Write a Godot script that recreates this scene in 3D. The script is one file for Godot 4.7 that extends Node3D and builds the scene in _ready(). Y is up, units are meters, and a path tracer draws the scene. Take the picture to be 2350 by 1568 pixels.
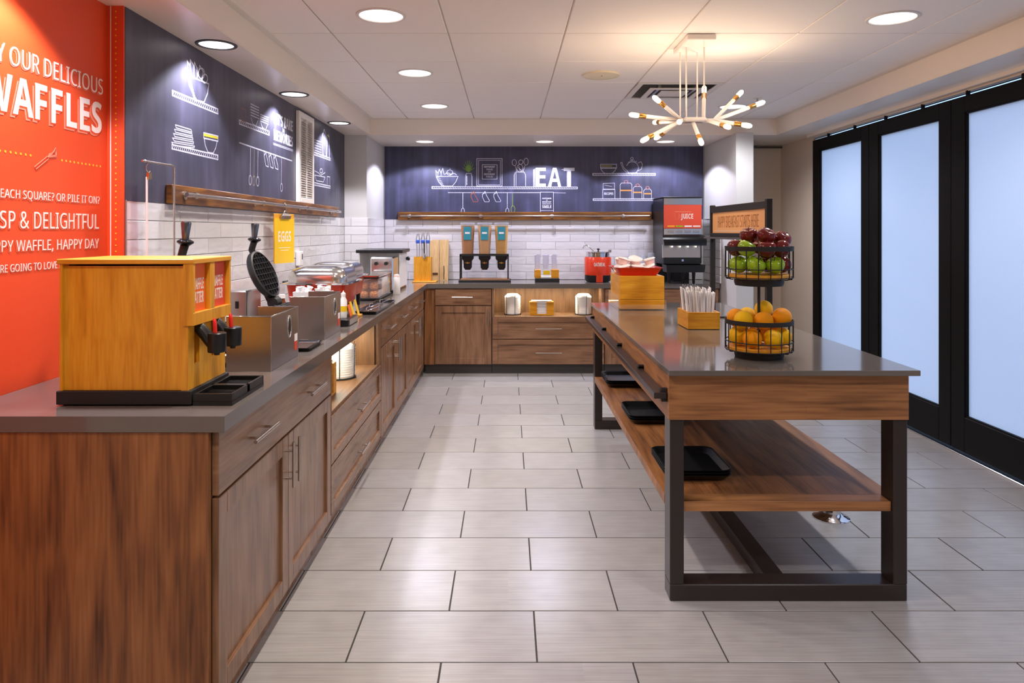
extends Node3D
# A hotel breakfast room: x to the right, y up, the camera at (0, 1.38, 0) looks along -z.
# "d" below is the distance in front of the camera, so z = -d.

const F := 1630.0       # focal length in pixels of a 2350 x 1568 frame
const CX := 1166.0      # vanishing point of the room's depth lines
const CY := 530.0
const EYE := 1.38
const TOP := 0.87       # height of the worktops
const LEFT := -1.505    # plane of the tiled wall and its mural
const RED := -1.57      # plane of the red wall
const BACK := 7.42      # distance of the back wall
const SOFFIT := 2.262
const CEIL := 2.417
const RIGHT := 2.83     # plane of the glass doors
const FRONT := 6.53     # distance of the back bulkhead's face

var M := {}             # materials by name
var T := {}             # textures by name
var names := {}
var org := Vector3.ZERO # base of the thing that is being built
var rng := RandomNumberGenerator.new()


func _ready() -> void:
	rng.seed = 7
	make_camera()
	make_environment()
	make_textures()
	make_materials()
	make_shell()
	make_floor()
	make_ceiling()
	make_backsplash()
	make_murals()
	make_doors()
	make_downlights()
	make_cabinets()
	make_island()
	make_chandelier()
	make_left_counter_things()
	make_back_counter_things()
	make_island_things()
	make_small_fittings()


func make_camera() -> void:
	var c := Camera3D.new()
	c.name = "camera"
	add_child(c)
	c.position = Vector3(0, EYE, 0)
	c.projection = Camera3D.PROJECTION_FRUSTUM
	c.near = 0.05
	c.far = 100.0
	c.size = 0.05 * 1568.0 / F
	c.frustum_offset = Vector2((1175.0 - CX) / F, -(784.0 - CY) / F) * 0.05
	c.current = true


func make_environment() -> void:
	var w := WorldEnvironment.new()
	w.name = "surroundings"
	var e := Environment.new()
	e.background_mode = Environment.BG_COLOR
	e.background_color = Color(0.64, 0.78, 0.985)
	e.background_energy_multiplier = 1.7
	e.tonemap_mode = Environment.TONE_MAPPER_LINEAR
	e.tonemap_exposure = 1.15
	e.sdfgi_enabled = true
	e.ssao_enabled = true
	e.ssil_enabled = true
	w.environment = e
	add_child(w)


# ---------------------------------------------------------------- helpers

class MB:
	var v := PackedVector3Array()
	var n := PackedVector3Array()
	var uv := PackedVector2Array()
	var o := Vector3.ZERO

	func tri(a: Vector3, b: Vector3, c: Vector3, na: Vector3, nb: Vector3, nc: Vector3, ua := Vector2.ZERO, ub := Vector2.ZERO, uc := Vector2.ZERO) -> void:
		if (b - a).cross(c - a).dot(na + nb + nc) > 0.0:
			v.append_array([a - o, c - o, b - o])
			n.append_array([na, nc, nb])
			uv.append_array([ua, uc, ub])
		else:
			v.append_array([a - o, b - o, c - o])
			n.append_array([na, nb, nc])
			uv.append_array([ua, ub, uc])

	func quad(a: Vector3, b: Vector3, c: Vector3, d: Vector3, nn: Vector3) -> void:
		tri(a, b, c, nn, nn, nn)
		tri(a, c, d, nn, nn, nn)

	func quad_uv(a: Vector3, b: Vector3, c: Vector3, d: Vector3, nn: Vector3) -> void:
		tri(a, b, c, nn, nn, nn, Vector2(0, 0), Vector2(1, 0), Vector2(1, 1))
		tri(a, c, d, nn, nn, nn, Vector2(0, 0), Vector2(1, 1), Vector2(0, 1))

	func flat(a: Vector3, b: Vector3, c: Vector3, away: Vector3) -> void:
		var nn := (b - a).cross(c - a).normalized()
		if nn.dot(away) < 0.0:
			nn = -nn
		tri(a, b, c, nn, nn, nn)

	func hexa(p: Array) -> MB:
		# eight corners: 0-3 a ring, 4-7 the ring across
		var mid := Vector3.ZERO
		for x in p:
			mid += x / 8.0
		for f in [[0, 1, 2, 3], [4, 5, 6, 7], [0, 1, 5, 4], [1, 2, 6, 5], [2, 3, 7, 6], [3, 0, 4, 7]]:
			var fc: Vector3 = (p[f[0]] + p[f[1]] + p[f[2]] + p[f[3]]) / 4.0
			flat(p[f[0]], p[f[1]], p[f[2]], fc - mid)
			flat(p[f[0]], p[f[2]], p[f[3]], fc - mid)
		return self

	func box(lo: Vector3, hi: Vector3, ch := 0.0) -> MB:
		var c := (lo + hi) / 2.0
		var h := ((hi - lo) / 2.0).abs()
		ch = minf(ch, minf(h.x, minf(h.y, h.z)) * 0.98)
		var at := func(sx: int, sy: int, sz: int, ax: int) -> Vector3:
			var q := Vector3(sx * (h.x - (ch if ax != 0 else 0.0)), sy * (h.y - (ch if ax != 1 else 0.0)), sz * (h.z - (ch if ax != 2 else 0.0)))
			return c + q
		for s: int in [-1, 1]:
			quad(at.call(s, -1, -1, 0), at.call(s, 1, -1, 0), at.call(s, 1, 1, 0), at.call(s, -1, 1, 0), Vector3(s, 0, 0))
			quad(at.call(-1, s, -1, 1), at.call(1, s, -1, 1), at.call(1, s, 1, 1), at.call(-1, s, 1, 1), Vector3(0, s, 0))
			quad(at.call(-1, -1, s, 2), at.call(1, -1, s, 2), at.call(1, 1, s, 2), at.call(-1, 1, s, 2), Vector3(0, 0, s))
		if ch > 0.0:
			for a: int in [-1, 1]:
				for b: int in [-1, 1]:
					quad(at.call(a, b, -1, 0), at.call(a, b, 1, 0), at.call(a, b, 1, 1), at.call(a, b, -1, 1), Vector3(a, b, 0).normalized())
					quad(at.call(a, -1, b, 0), at.call(a, 1, b, 0), at.call(a, 1, b, 2), at.call(a, -1, b, 2), Vector3(a, 0, b).normalized())
					quad(at.call(-1, a, b, 1), at.call(1, a, b, 1), at.call(1, a, b, 2), at.call(-1, a, b, 2), Vector3(0, a, b).normalized())
					for k: int in [-1, 1]:
						var nn := Vector3(a, b, k).normalized()
						tri(at.call(a, b, k, 0), at.call(a, b, k, 1), at.call(a, b, k, 2), nn, nn, nn)
		return self

	func frame_of(ax: Vector3) -> Array:
		var u := ax.cross(Vector3.UP)
		if u.length() < 0.01:
			u = Vector3.RIGHT
		u = u.normalized()
		return [u, ax.cross(u).normalized()]

	func cyl(a: Vector3, b: Vector3, ra: float, rb: float, seg := 16, caps := true) -> MB:
		return lathe_on(a, (b - a).normalized(), [Vector2(0, 0), Vector2(ra, 0), Vector2(rb, (b - a).length()), Vector2(0, (b - a).length())] if caps else [Vector2(ra, 0), Vector2(rb, (b - a).length())], seg)

	func lathe(c: Vector3, prof: Array, seg := 24) -> MB:
		return lathe_on(c, Vector3.UP, prof, seg)

	func lathe_on(c: Vector3, ax: Vector3, prof: Array, seg := 24, sharp := 0.75) -> MB:
		# prof: (radius, height along the axis), drawn so that the outside lies to the right of the way
		var fr := frame_of(ax)
		var k := prof.size() - 1
		var sn := []
		for i in k:
			var t: Vector2 = prof[i + 1] - prof[i]
			sn.append(Vector2(t.y, -t.x).normalized())
		for i in k:
			if (prof[i + 1] - prof[i]).length() < 1e-7:
				continue
			var n0: Vector2 = sn[i]
			var n1: Vector2 = sn[i]
			if i > 0 and sn[i - 1].dot(sn[i]) > sharp:
				n0 = (sn[i - 1] + sn[i]).normalized()
			if i < k - 1 and sn[i + 1].dot(sn[i]) > sharp:
				n1 = (sn[i + 1] + sn[i]).normalized()
			for j in seg:
				var q := []
				for e in [j, j + 1]:
					var an: float = TAU * e / seg
					q.append(fr[0] * cos(an) + fr[1] * sin(an))
				var p: Array = []
				var nn: Array = []
				for z in [[prof[i], n0, q[0]], [prof[i], n0, q[1]], [prof[i + 1], n1, q[1]], [prof[i + 1], n1, q[0]]]:
					p.append(c + z[2] * z[0].x + ax * z[0].y)
					nn.append((z[2] * z[1].x + ax * z[1].y).normalized())
				if prof[i].x > 1e-6:
					tri(p[0], p[1], p[2], nn[0], nn[1], nn[2])
				if prof[i + 1].x > 1e-6:
					tri(p[0], p[2], p[3], nn[0], nn[2], nn[3])
		return self

	func tube(pts: Array, r: float, seg := 8, closed := false) -> MB:
		var k := pts.size()
		var rings := []
		var norms := []
		var u := Vector3.ZERO
		for i in k:
			var a: Vector3 = pts[(i - 1 + k) % k] if closed or i > 0 else pts[i]
			var b: Vector3 = pts[(i + 1) % k] if closed or i < k - 1 else pts[i]
			var t := (b - a).normalized()
			if u == Vector3.ZERO:
				u = frame_of(t)[0]
			u = (u - t * u.dot(t)).normalized()
			var w := t.cross(u)
			var ring := []
			var nr := []
			for j in seg:
				var an := TAU * j / seg
				var dir := u * cos(an) + w * sin(an)
				ring.append(pts[i] + dir * r)
				nr.append(dir)
			rings.append(ring)
			norms.append(nr)
		for i in (k if closed else k - 1):
			var i2 := (i + 1) % k
			for j in seg:
				var j2 := (j + 1) % seg
				tri(rings[i][j], rings[i][j2], rings[i2][j2], norms[i][j], norms[i][j2], norms[i2][j2])
				tri(rings[i][j], rings[i2][j2], rings[i2][j], norms[i][j], norms[i2][j2], norms[i2][j])
		if not closed:
			for e in [0, k - 1]:
				var t: Vector3 = (pts[1] - pts[0] if e == 0 else pts[k - 2] - pts[k - 1]).normalized() * -1.0
				for j in range(1, seg - 1):
					tri(rings[e][0], rings[e][j], rings[e][j + 1], t, t, t)
		return self

	func loft(rings: Array, cap0 := true, cap1 := true) -> MB:
		# rings of equal count; smooth round the ring, flat from ring to ring
		for r in rings.size() - 1:
			var A: PackedVector3Array = rings[r]
			var B: PackedVector3Array = rings[r + 1]
			var k := A.size()
			var mid := Vector3.ZERO
			for p in A:
				mid += p / (2.0 * k)
			for p in B:
				mid += p / (2.0 * k)
			var fn := []
			for j in k:
				var j2 := (j + 1) % k
				var e := A[j2] - A[j]
				if e.length() < 1e-6:
					e = B[j2] - B[j]
				var nn := e.cross(B[j] - A[j]).normalized()
				fn.append(nn)
			for j in k:
				var j2 := (j + 1) % k
				var pj := (j - 1 + k) % k
				var a: Vector3 = fn[j]
				var n0: Vector3 = (fn[pj] + a).normalized() if fn[pj].dot(a) > 0.6 else a
				var n1: Vector3 = (fn[j2] + a).normalized() if fn[j2].dot(a) > 0.6 else a
				tri(A[j], A[j2], B[j2], n0, n1, n1)
				tri(A[j], B[j2], B[j], n0, n1, n0)
		for e in [0, rings.size() - 1]:
			if (e == 0 and cap0) or (e > 0 and cap1):
				var R: PackedVector3Array = rings[e]
				var m := Vector3.ZERO
				for p in R:
					m += p / R.size()
				for j in R.size():
					var j2 := (j + 1) % R.size()
					var nn := (R[j2] - R[j]).cross(m - R[j]).normalized() * (-1.0 if e == 0 else 1.0)
					if nn.length() > 0.5:
						tri(m, R[j], R[j2], nn, nn, nn)
		return self

	func dome(rings: Array) -> MB:
		# like loft, but smooth in both directions, closed at the last ring
		var k: int = rings[0].size()
		var nr := []
		for r in rings.size():
			var row := []
			for j in k:
				var a: Vector3 = rings[r][(j - 1 + k) % k]
				var b: Vector3 = rings[r][(j + 1) % k]
				var dn: Vector3 = rings[maxi(r - 1, 0)][j]
				var up: Vector3 = rings[mini(r + 1, rings.size() - 1)][j]
				row.append((b - a).cross(up - dn).normalized())
			nr.append(row)
		for r in rings.size() - 1:
			for j in k:
				var j2 := (j + 1) % k
				tri(rings[r][j], rings[r][j2], rings[r + 1][j2], nr[r][j], nr[r][j2], nr[r + 1][j2])
				tri(rings[r][j], rings[r + 1][j2], rings[r + 1][j], nr[r][j], nr[r + 1][j2], nr[r + 1][j])
		var last: PackedVector3Array = rings[-1]
		var m := Vector3.ZERO
		for p in last:
			m += p / k
		for j in k:
			tri(m, last[j], last[(j + 1) % k], Vector3.UP, Vector3.UP, Vector3.UP)
		return self

	func prism(poly: PackedVector2Array, at: Vector3, ux: Vector3, uy: Vector3, thick: float) -> MB:
		# a flat shape in the plane (ux, uy), given depth along ux x uy
		var w := ux.cross(uy).normalized()
		var idx := Geometry2D.triangulate_polygon(poly)
		for i in range(0, idx.size(), 3):
			var p := []
			for k in 3:
				p.append(at + ux * poly[idx[i + k]].x + uy * poly[idx[i + k]].y)
			tri(p[0] + w * thick, p[1] + w * thick, p[2] + w * thick, w, w, w)
			tri(p[0], p[1], p[2], -w, -w, -w)
		var cw := Geometry2D.is_polygon_clockwise(poly)
		for i in poly.size():
			var a := poly[i]
			var b := poly[(i + 1) % poly.size()]
			var e := (b - a).normalized()
			var n2 := Vector2(e.y, -e.x) * (-1.0 if cw else 1.0)
			var nn := ux * n2.x + uy * n2.y
			var pa := at + ux * a.x + uy * a.y
			var pb := at + ux * b.x + uy * b.y
			quad(pa, pb, pb + w * thick, pa + w * thick, nn.normalized())
		return self

	func mesh() -> ArrayMesh:
		var arr := []
		arr.resize(Mesh.ARRAY_MAX)
		arr[Mesh.ARRAY_VERTEX] = v
		arr[Mesh.ARRAY_NORMAL] = n
		arr[Mesh.ARRAY_TEX_UV] = uv
		var m := ArrayMesh.new()
		m.add_surface_from_arrays(Mesh.PRIMITIVE_TRIANGLES, arr)
		return m


func mb() -> MB:
	var b := MB.new()
	b.o = org
	return b


func P(x: float, y: float, d: float) -> Vector3:
	return Vector3(x, y, -d)


func bx(x0: float, x1: float, y0: float, y1: float, d0: float, d1: float, ch := 0.0) -> MB:
	return mb().box(P(minf(x0, x1), minf(y0, y1), maxf(d0, d1)), P(maxf(x0, x1), maxf(y0, y1), minf(d0, d1)), ch)


func add_bx(b: MB, x0: float, x1: float, y0: float, y1: float, d0: float, d1: float, ch := 0.0) -> MB:
	return b.box(P(minf(x0, x1), minf(y0, y1), maxf(d0, d1)), P(maxf(x0, x1), maxf(y0, y1), minf(d0, d1)), ch)


func rrect(cx: float, y: float, cd: float, w: float, h: float, r: float, seg := 5) -> PackedVector3Array:
	# a rounded rectangle lying flat at height y
	var out := PackedVector3Array()
	for q in 4:
		var sx := 1.0 if q == 0 or q == 3 else -1.0
		var sd := 1.0 if q < 2 else -1.0
		for k in seg + 1:
			var an := PI / 2.0 * (q + float(k) / seg)
			out.append(P(cx + sx * (w / 2 - r) + r * cos(an), y, cd + sd * (h / 2 - r) + r * sin(an)))
	return out


func uniq(called: String) -> String:
	if not names.has(called):
		names[called] = 0
		return called
	names[called] += 1
	return "%s_%03d" % [called, names[called]]


func thing(called: String, label: String, category: String, at: Vector3, group := "") -> Node3D:
	var t := Node3D.new()
	t.name = uniq(called)
	t.position = at
	t.set_meta("label", label)
	t.set_meta("category", category)
	if group:
		t.set_meta("group", group)
	add_child(t)
	org = at
	return t


func structure(called: String, at: Vector3, label := "") -> Node3D:
	var t := Node3D.new()
	t.name = uniq(called)
	t.position = at
	t.set_meta("kind", "structure")
	if label:
		t.set_meta("label", label)
	add_child(t)
	org = at
	return t


func put_mesh(parent: Node3D, called: String, m: Mesh, material: Material) -> MeshInstance3D:
	var o := MeshInstance3D.new()
	var nm := called
	var k := 0
	while parent.has_node(nm):
		k += 1
		nm = "%s_%03d" % [called, k]
	o.name = nm
	o.mesh = m
	o.material_override = material
	parent.add_child(o)
	return o


func part(parent: Node3D, called: String, b: MB, material: Material) -> MeshInstance3D:
	return put_mesh(parent, called, b.mesh(), material)


func sub(parent: MeshInstance3D, called: String, b: MB, material: Material) -> MeshInstance3D:
	# parts sit at the thing's base, so a sub-part shares its axes
	return put_mesh(parent, called, b.mesh(), material)


func lettering(parent: Node3D, text: String, centre: Vector3, right: Vector3, up: Vector3, w: float, h: float, material: Material, called := "lettering", bold := true, depth := 0.0012) -> MeshInstance3D:
	var f := SystemFont.new()
	f.font_names = PackedStringArray(["Droid Sans"])
	f.font_weight = 700 if bold else 400
	var tm := TextMesh.new()
	tm.text = text
	tm.font = f
	tm.font_size = 32
	tm.pixel_size = 0.01
	tm.depth = 0.01
	tm.curve_step = 1.5
	var bb := tm.get_aabb()
	var o := put_mesh(parent, called, tm, material)
	var sx := w / maxf(bb.size.x, 0.001)
	var sy := h / maxf(bb.size.y, 0.001)
	var nn := right.cross(up).normalized()
	var b := Basis(right.normalized() * sx, up.normalized() * sy, nn * (depth / 0.01))
	var mid := bb.position + bb.size / 2.0
	var base: Vector3 = parent.position
	if parent is MeshInstance3D:
		base = (parent.get_parent() as Node3D).position
	o.transform = Transform3D(b, centre - base - b * mid)
	return o


func lamp(parent: Node3D, kind: String, at: Vector3, color: Color, energy: float, size: float, angle := 45.0, blend := 0.5, towards := Vector3.DOWN) -> Light3D:
	var l: Light3D
	if kind == "spot":
		var s := SpotLight3D.new()
		s.spot_angle = angle
		s.spot_angle_attenuation = blend
		s.spot_range = 12.0
		s.spot_attenuation = 2.0
		l = s
	else:
		var q := OmniLight3D.new()
		q.omni_range = 12.0
		q.omni_attenuation = 2.0
		l = q
	l.name = "lamp_light"
	l.light_color = color
	l.light_energy = energy
	l.light_size = size
	l.shadow_enabled = true
	parent.add_child(l)
	l.position = at - parent.position
	if kind == "spot":
		var z := -towards.normalized()
		var x := Vector3.RIGHT if absf(z.x) < 0.9 else Vector3.FORWARD
		var y := z.cross(x).normalized()
		l.basis = Basis(y.cross(z), y, z)
	return l


# ---------------------------------------------------------------- textures and materials

func noise_img(w: int, h: int, freq: float, sd: int, oct := 3, kind := FastNoiseLite.TYPE_SIMPLEX_SMOOTH, ridged := false) -> Image:
	var nz := FastNoiseLite.new()
	nz.seed = sd
	nz.noise_type = kind
	nz.frequency = freq
	nz.fractal_octaves = oct
	if ridged:
		nz.fractal_type = FastNoiseLite.FRACTAL_RIDGED
	var im := nz.get_seamless_image(w, h)
	im.convert(Image.FORMAT_L8)
	return im


func stretched(along_u: bool, size: int, few: int, freq: float, sd: int, oct := 3, ridged := false) -> PackedByteArray:
	# noise drawn out along one direction, as grain is
	var im := noise_img(few, size, freq, sd, oct, FastNoiseLite.TYPE_SIMPLEX_SMOOTH, ridged) if along_u else noise_img(size, few, freq, sd, oct, FastNoiseLite.TYPE_SIMPLEX_SMOOTH, ridged)
	im.resize(size, size, Image.INTERPOLATE_CUBIC)
	return im.get_data()


func colored(data: PackedByteArray, size: int, stops: Array) -> ImageTexture:
	var g := Gradient.new()
	g.offsets = PackedFloat32Array()
	g.colors = PackedColorArray()
	var offs := PackedFloat32Array()
	var cols := PackedColorArray()
	for s in stops:
		offs.append(s[0])
		cols.append(s[1])
	g.offsets = offs
	g.colors = cols
	var lut := []
	for i in 256:
		var c := g.sample(i / 255.0)
		lut.append([int(c.r * 255), int(c.g * 255), int(c.b * 255)])
	var out := PackedByteArray()
	out.resize(data.size() * 3)
	var k := 0
	for x in data:
		var c: Array = lut[x]
		out[k] = c[0]
		out[k + 1] = c[1]
		out[k + 2] = c[2]
		k += 3
	return ImageTexture.create_from_image(Image.create_from_data(size, data.size() / size, false, Image.FORMAT_RGB8, out))


func blend_bytes(a: PackedByteArray, b: PackedByteArray, wa: float, wb: float, off := 0.0) -> PackedByteArray:
	var out := PackedByteArray()
	out.resize(a.size())
	for i in a.size():
		out[i] = clampi(int(a[i] * wa + b[i] * wb + off), 0, 255)
	return out


func c8(r: int, g: int, b: int) -> Color:
	return Color8(r, g, b)


func wood(along_u: bool, sd: int, stops: Array, coarse_few := 40, size := 512) -> ImageTexture:
	var a := stretched(along_u, size, coarse_few, 0.03, sd, 4)
	var b := stretched(along_u, size, 20, 0.16, sd + 5, 2)
	var c := stretched(along_u, size, coarse_few / 2, 0.028, sd + 9, 2, true)
	var ab := blend_bytes(a, b, 0.62, 0.42, -4.0)
	return colored(blend_bytes(ab, c, 1.0, -0.16, 12.0), size, stops)


func make_textures() -> void:
	var walnut := [[0.0, c8(70, 42, 22)], [0.22, c8(112, 70, 38)], [0.5, c8(142, 92, 51)], [0.75, c8(158, 106, 62)], [1.0, c8(170, 119, 75)]]
	var walnut_b := [[0.0, c8(82, 52, 28)], [0.22, c8(126, 82, 46)], [0.5, c8(156, 105, 61)], [0.75, c8(170, 119, 72)], [1.0, c8(180, 131, 85)]]
	T.walnut_u = wood(true, 11, walnut_b, 64)
	T.walnut_v = wood(false, 21, walnut, 64)
	var stain := [[0.0, c8(98, 68, 47)], [0.4, c8(132, 95, 68)], [0.7, c8(146, 108, 79)], [1.0, c8(158, 121, 92)]]
	T.stain_v = wood(false, 31, stain, 90)
	T.stain_u = wood(true, 33, stain, 90)
	var honey := [[0.0, c8(196, 128, 18)], [0.4, c8(220, 152, 32)], [0.7, c8(230, 165, 45)], [1.0, c8(238, 180, 64)]]
	T.honey_v = wood(false, 41, honey, 30, 256)
	T.honey_u = wood(true, 43, honey, 30, 256)
	var plank := [[0.0, c8(46, 24, 8)], [0.35, c8(86, 50, 16)], [0.6, c8(118, 74, 24)], [1.0, c8(160, 108, 42)]]
	T.plank_u = wood(true, 51, plank, 30, 256)
	var bamboo := [[0.0, c8(176, 138, 84)], [0.5, c8(206, 172, 118)], [1.0, c8(226, 198, 150)]]
	T.bamboo_v = wood(false, 55, bamboo, 20, 256)
	var st := blend_bytes(stretched(true, 512, 10, 0.22, 61, 3), noise_img(512, 512, 0.012, 63, 2).get_data(), 0.75, 0.3, -6.0)
	T.floor_tile = colored(st, 512, [[0.0, c8(142, 138, 134)], [0.5, c8(159, 155, 151)], [1.0, c8(173, 170, 166)]])
	T.speck = ImageTexture.create_from_image(noise_img(256, 256, 0.25, 71, 2))
	T.wave = ImageTexture.create_from_image(noise_img(256, 256, 0.02, 73, 2))
	T.wave_u = ImageTexture.create_from_image(Image.create_from_data(256, 256, false, Image.FORMAT_L8, stretched(true, 256, 80, 0.035, 75, 2)))
	T.brushed = ImageTexture.create_from_image(Image.create_from_data(256, 256, false, Image.FORMAT_L8, stretched(false, 256, 8, 0.3, 77, 2)))
	T.cereal_a = colored(noise_img(256, 256, 0.09, 81, 2, FastNoiseLite.TYPE_CELLULAR).get_data(), 256, [[0.0, c8(208, 150, 84)], [0.5, c8(176, 112, 52)], [1.0, c8(110, 62, 24)]])
	T.cereal_b = colored(noise_img(256, 256, 0.11, 83, 2, FastNoiseLite.TYPE_CELLULAR).get_data(), 256, [[0.0, c8(232, 190, 130)], [0.5, c8(206, 152, 94)], [1.0, c8(140, 92, 48)]])
	T.cereal_c = colored(noise_img(256, 256, 0.1, 85, 2, FastNoiseLite.TYPE_CELLULAR).get_data(), 256, [[0.0, c8(230, 184, 92)], [0.5, c8(206, 150, 60)], [1.0, c8(136, 86, 26)]])
	T.pastry = colored(noise_img(128, 128, 0.06, 87, 3).get_data(), 128, [[0.0, c8(150, 76, 22)], [0.5, c8(206, 122, 48)], [1.0, c8(236, 184, 118)]])
	T.red_apple = colored(stretched(false, 128, 12, 0.08, 91, 3), 128, [[0.0, c8(62, 8, 12)], [0.5, c8(112, 18, 22)], [0.85, c8(150, 44, 34)], [1.0, c8(196, 110, 60)]])
	T.green_apple = colored(noise_img(128, 128, 0.05, 93, 3).get_data(), 128, [[0.0, c8(124, 168, 18)], [0.6, c8(160, 200, 34)], [1.0, c8(196, 220, 84)]])
	T.orange = colored(noise_img(128, 128, 0.03, 95, 2).get_data(), 128, [[0.0, c8(244, 146, 0)], [1.0, c8(252, 170, 10)]])
	T.lemon = colored(noise_img(128, 128, 0.03, 97, 2).get_data(), 128, [[0.0, c8(248, 184, 0)], [1.0, c8(255, 208, 16)]])
	T.peel = ImageTexture.create_from_image(noise_img(128, 128, 0.2, 99, 1))


func mat(called: String, col: Color, rough := 0.6, metal := 0.0) -> StandardMaterial3D:
	var m := StandardMaterial3D.new()
	m.resource_name = called
	m.albedo_color = col
	m.roughness = rough
	m.metallic = metal
	M[called] = m
	return m


func textured(called: String, tex: Texture2D, per_metre: float, rough: float, world := false) -> StandardMaterial3D:
	var m := mat(called, Color.WHITE, rough)
	m.albedo_texture = tex
	m.uv1_triplanar = true
	m.uv1_world_triplanar = world
	m.uv1_triplanar_sharpness = 8.0
	m.uv1_scale = Vector3.ONE * per_metre
	return m


func relief(m: StandardMaterial3D, tex: Texture2D, cm: float) -> StandardMaterial3D:
	m.heightmap_enabled = true
	m.heightmap_texture = tex
	m.heightmap_scale = cm
	return m


func tri(m: StandardMaterial3D, per_metre: float, world := true) -> StandardMaterial3D:
	m.uv1_triplanar = true
	m.uv1_world_triplanar = world
	m.uv1_triplanar_sharpness = 8.0
	m.uv1_scale = Vector3.ONE * per_metre
	return m


func clear(called: String, col: Color, alpha: float, rough := 0.03) -> StandardMaterial3D:
	var m := mat(called, Color(col.r, col.g, col.b, alpha), rough)
	m.transparency = BaseMaterial3D.TRANSPARENCY_ALPHA
	return m


func glow(called: String, col: Color, energy: float) -> StandardMaterial3D:
	var m := mat(called, col, 0.5)
	m.emission_enabled = true
	m.emission = col
	m.emission_energy_multiplier = energy
	return m


func make_materials() -> void:
	textured("walnut_u", T.walnut_u, 0.9, 0.42, true)
	textured("walnut_v", T.walnut_v, 0.9, 0.42, true)
	textured("stain_u", T.stain_u, 0.8, 0.27, true)
	textured("stain_v", T.stain_v, 0.8, 0.27, true)
	textured("honey_v", T.honey_v, 2.2, 0.38)
	textured("honey_u", T.honey_u, 2.2, 0.38)
	textured("plank_u", T.plank_u, 1.6, 0.4, true)
	textured("bamboo_v", T.bamboo_v, 3.0, 0.5)
	textured("niche_v", T.stain_v, 0.8, 0.55, true).albedo_color = c8(226, 218, 188)
	var ft := textured("floor_tile", T.floor_tile, 1.1, 0.3, true)
	ft.metallic_specular = 0.5
	for k in 3:
		var fk: StandardMaterial3D = ft.duplicate()
		fk.albedo_color = [Color(1, 1, 1), Color(0.965, 0.96, 0.96), Color(0.985, 0.985, 1.0)][k]
		fk.uv1_offset = Vector3(0.37 * k, 0.0, 0.21 * k)
		M["floor_tile_%d" % k] = fk
	mat("grout", c8(58, 54, 51), 0.9)
	mat("paint_cream", c8(240, 228, 213), 0.7)
	mat("paint_white", c8(200, 198, 194), 0.65)
	mat("paint_soffit", c8(240, 228, 213), 0.28)
	mat("paint_tan", c8(230, 212, 192), 0.7)
	mat("paint_red", c8(224, 74, 28), 0.5)
	relief(tri(mat("ceiling_tile", c8(238, 230, 222), 0.9), 6.0), T.speck, 0.06)
	mat("ceiling_grid", c8(222, 214, 205), 0.6)
	mat("plenum", c8(128, 124, 118), 0.9)
	for k in 3:
		relief(tri(mat("wall_tile_%d" % k, [c8(214, 212, 213), c8(208, 206, 207), c8(219, 217, 218)][k], 0.1), 2.2), T.wave_u, 0.14)
	mat("wall_grout", c8(200, 197, 196), 0.9)
	mat("steel_trim", c8(190, 190, 190), 0.3, 1.0)
	var q := relief(tri(mat("quartz", c8(104, 97, 92), 0.09), 40.0), T.speck, 0.0)
	q.heightmap_enabled = false
	mat("kick", c8(58, 54, 52), 0.45)
	mat("black_frame", c8(14, 13, 13), 0.5).metallic_specular = 0.25
	mat("black_plastic", c8(18, 18, 19), 0.35)
	mat("black_gloss", c8(14, 14, 15), 0.15)
	mat("matte_black", c8(24, 22, 21), 0.6)
	mat("leg_metal", c8(46, 38, 36), 0.3, 0.15)
	mat("cast_iron", c8(22, 22, 23), 0.42)
	mat("chrome", c8(225, 225, 228), 0.08, 1.0)
	mat("nickel", c8(200, 192, 184), 0.25, 1.0)
	var ss := relief(tri(mat("stainless", c8(178, 172, 166), 0.3, 1.0), 6.0, false), T.brushed, 0.01)
	ss.metallic_specular = 0.5
	mat("steel_bright", c8(214, 212, 208), 0.16, 1.0)
	mat("white_plastic", c8(232, 230, 226), 0.4)
	mat("white_paper", c8(248, 247, 247), 0.85)
	mat("satin_steel", c8(206, 202, 198), 0.38, 0.75)
	mat("white_metal", c8(236, 230, 222), 0.35)
	mat("brass", c8(206, 156, 84), 0.25, 1.0)
	mat("print_white", c8(240, 226, 216), 0.7)
	mat("print_pink", c8(232, 130, 102), 0.7)
	mat("print_yellow", c8(244, 176, 40), 0.7)
	mat("print_dark", c8(84, 52, 30), 0.7)
	mat("print_tan", c8(168, 104, 56), 0.7)
	mat("chalk_white", c8(208, 208, 216), 0.85)
	mat("chalk_grey", c8(150, 150, 162), 0.85)
	mat("sign_orange", c8(250, 192, 128), 0.55)
	mat("card_orange", c8(240, 108, 34), 0.5)
	mat("card_red", c8(222, 76, 46), 0.5)
	mat("card_yellow", c8(240, 196, 18), 0.45)
	mat("teal_label", c8(56, 160, 186), 0.5)
	mat("blue_tape", c8(52, 92, 196), 0.5)
	mat("red_enamel", c8(208, 56, 26), 0.22)
	mat("red_dish", c8(214, 36, 22), 0.15)
	mat("red_plastic", c8(220, 32, 22), 0.3)
	mat("pink_wrap", c8(244, 206, 198), 0.4)
	mat("cream_lid", c8(248, 242, 238), 0.4)
	mat("grip_steel", c8(118, 124, 134), 0.22, 1.0)
	mat("lavender_paper", c8(206, 204, 226), 0.7)
	mat("brown_bottle", c8(120, 58, 16), 0.2)
	mat("cream_plate", c8(246, 245, 240), 0.45)
	mat("smoke_white", c8(228, 214, 180), 0.5)
	textured("cereal_a", T.cereal_a, 9.0, 0.8)
	textured("cereal_b", T.cereal_b, 9.0, 0.8)
	textured("cereal_c", T.cereal_c, 9.0, 0.8)
	textured("pastry", T.pastry, 9.0, 0.7)
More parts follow.
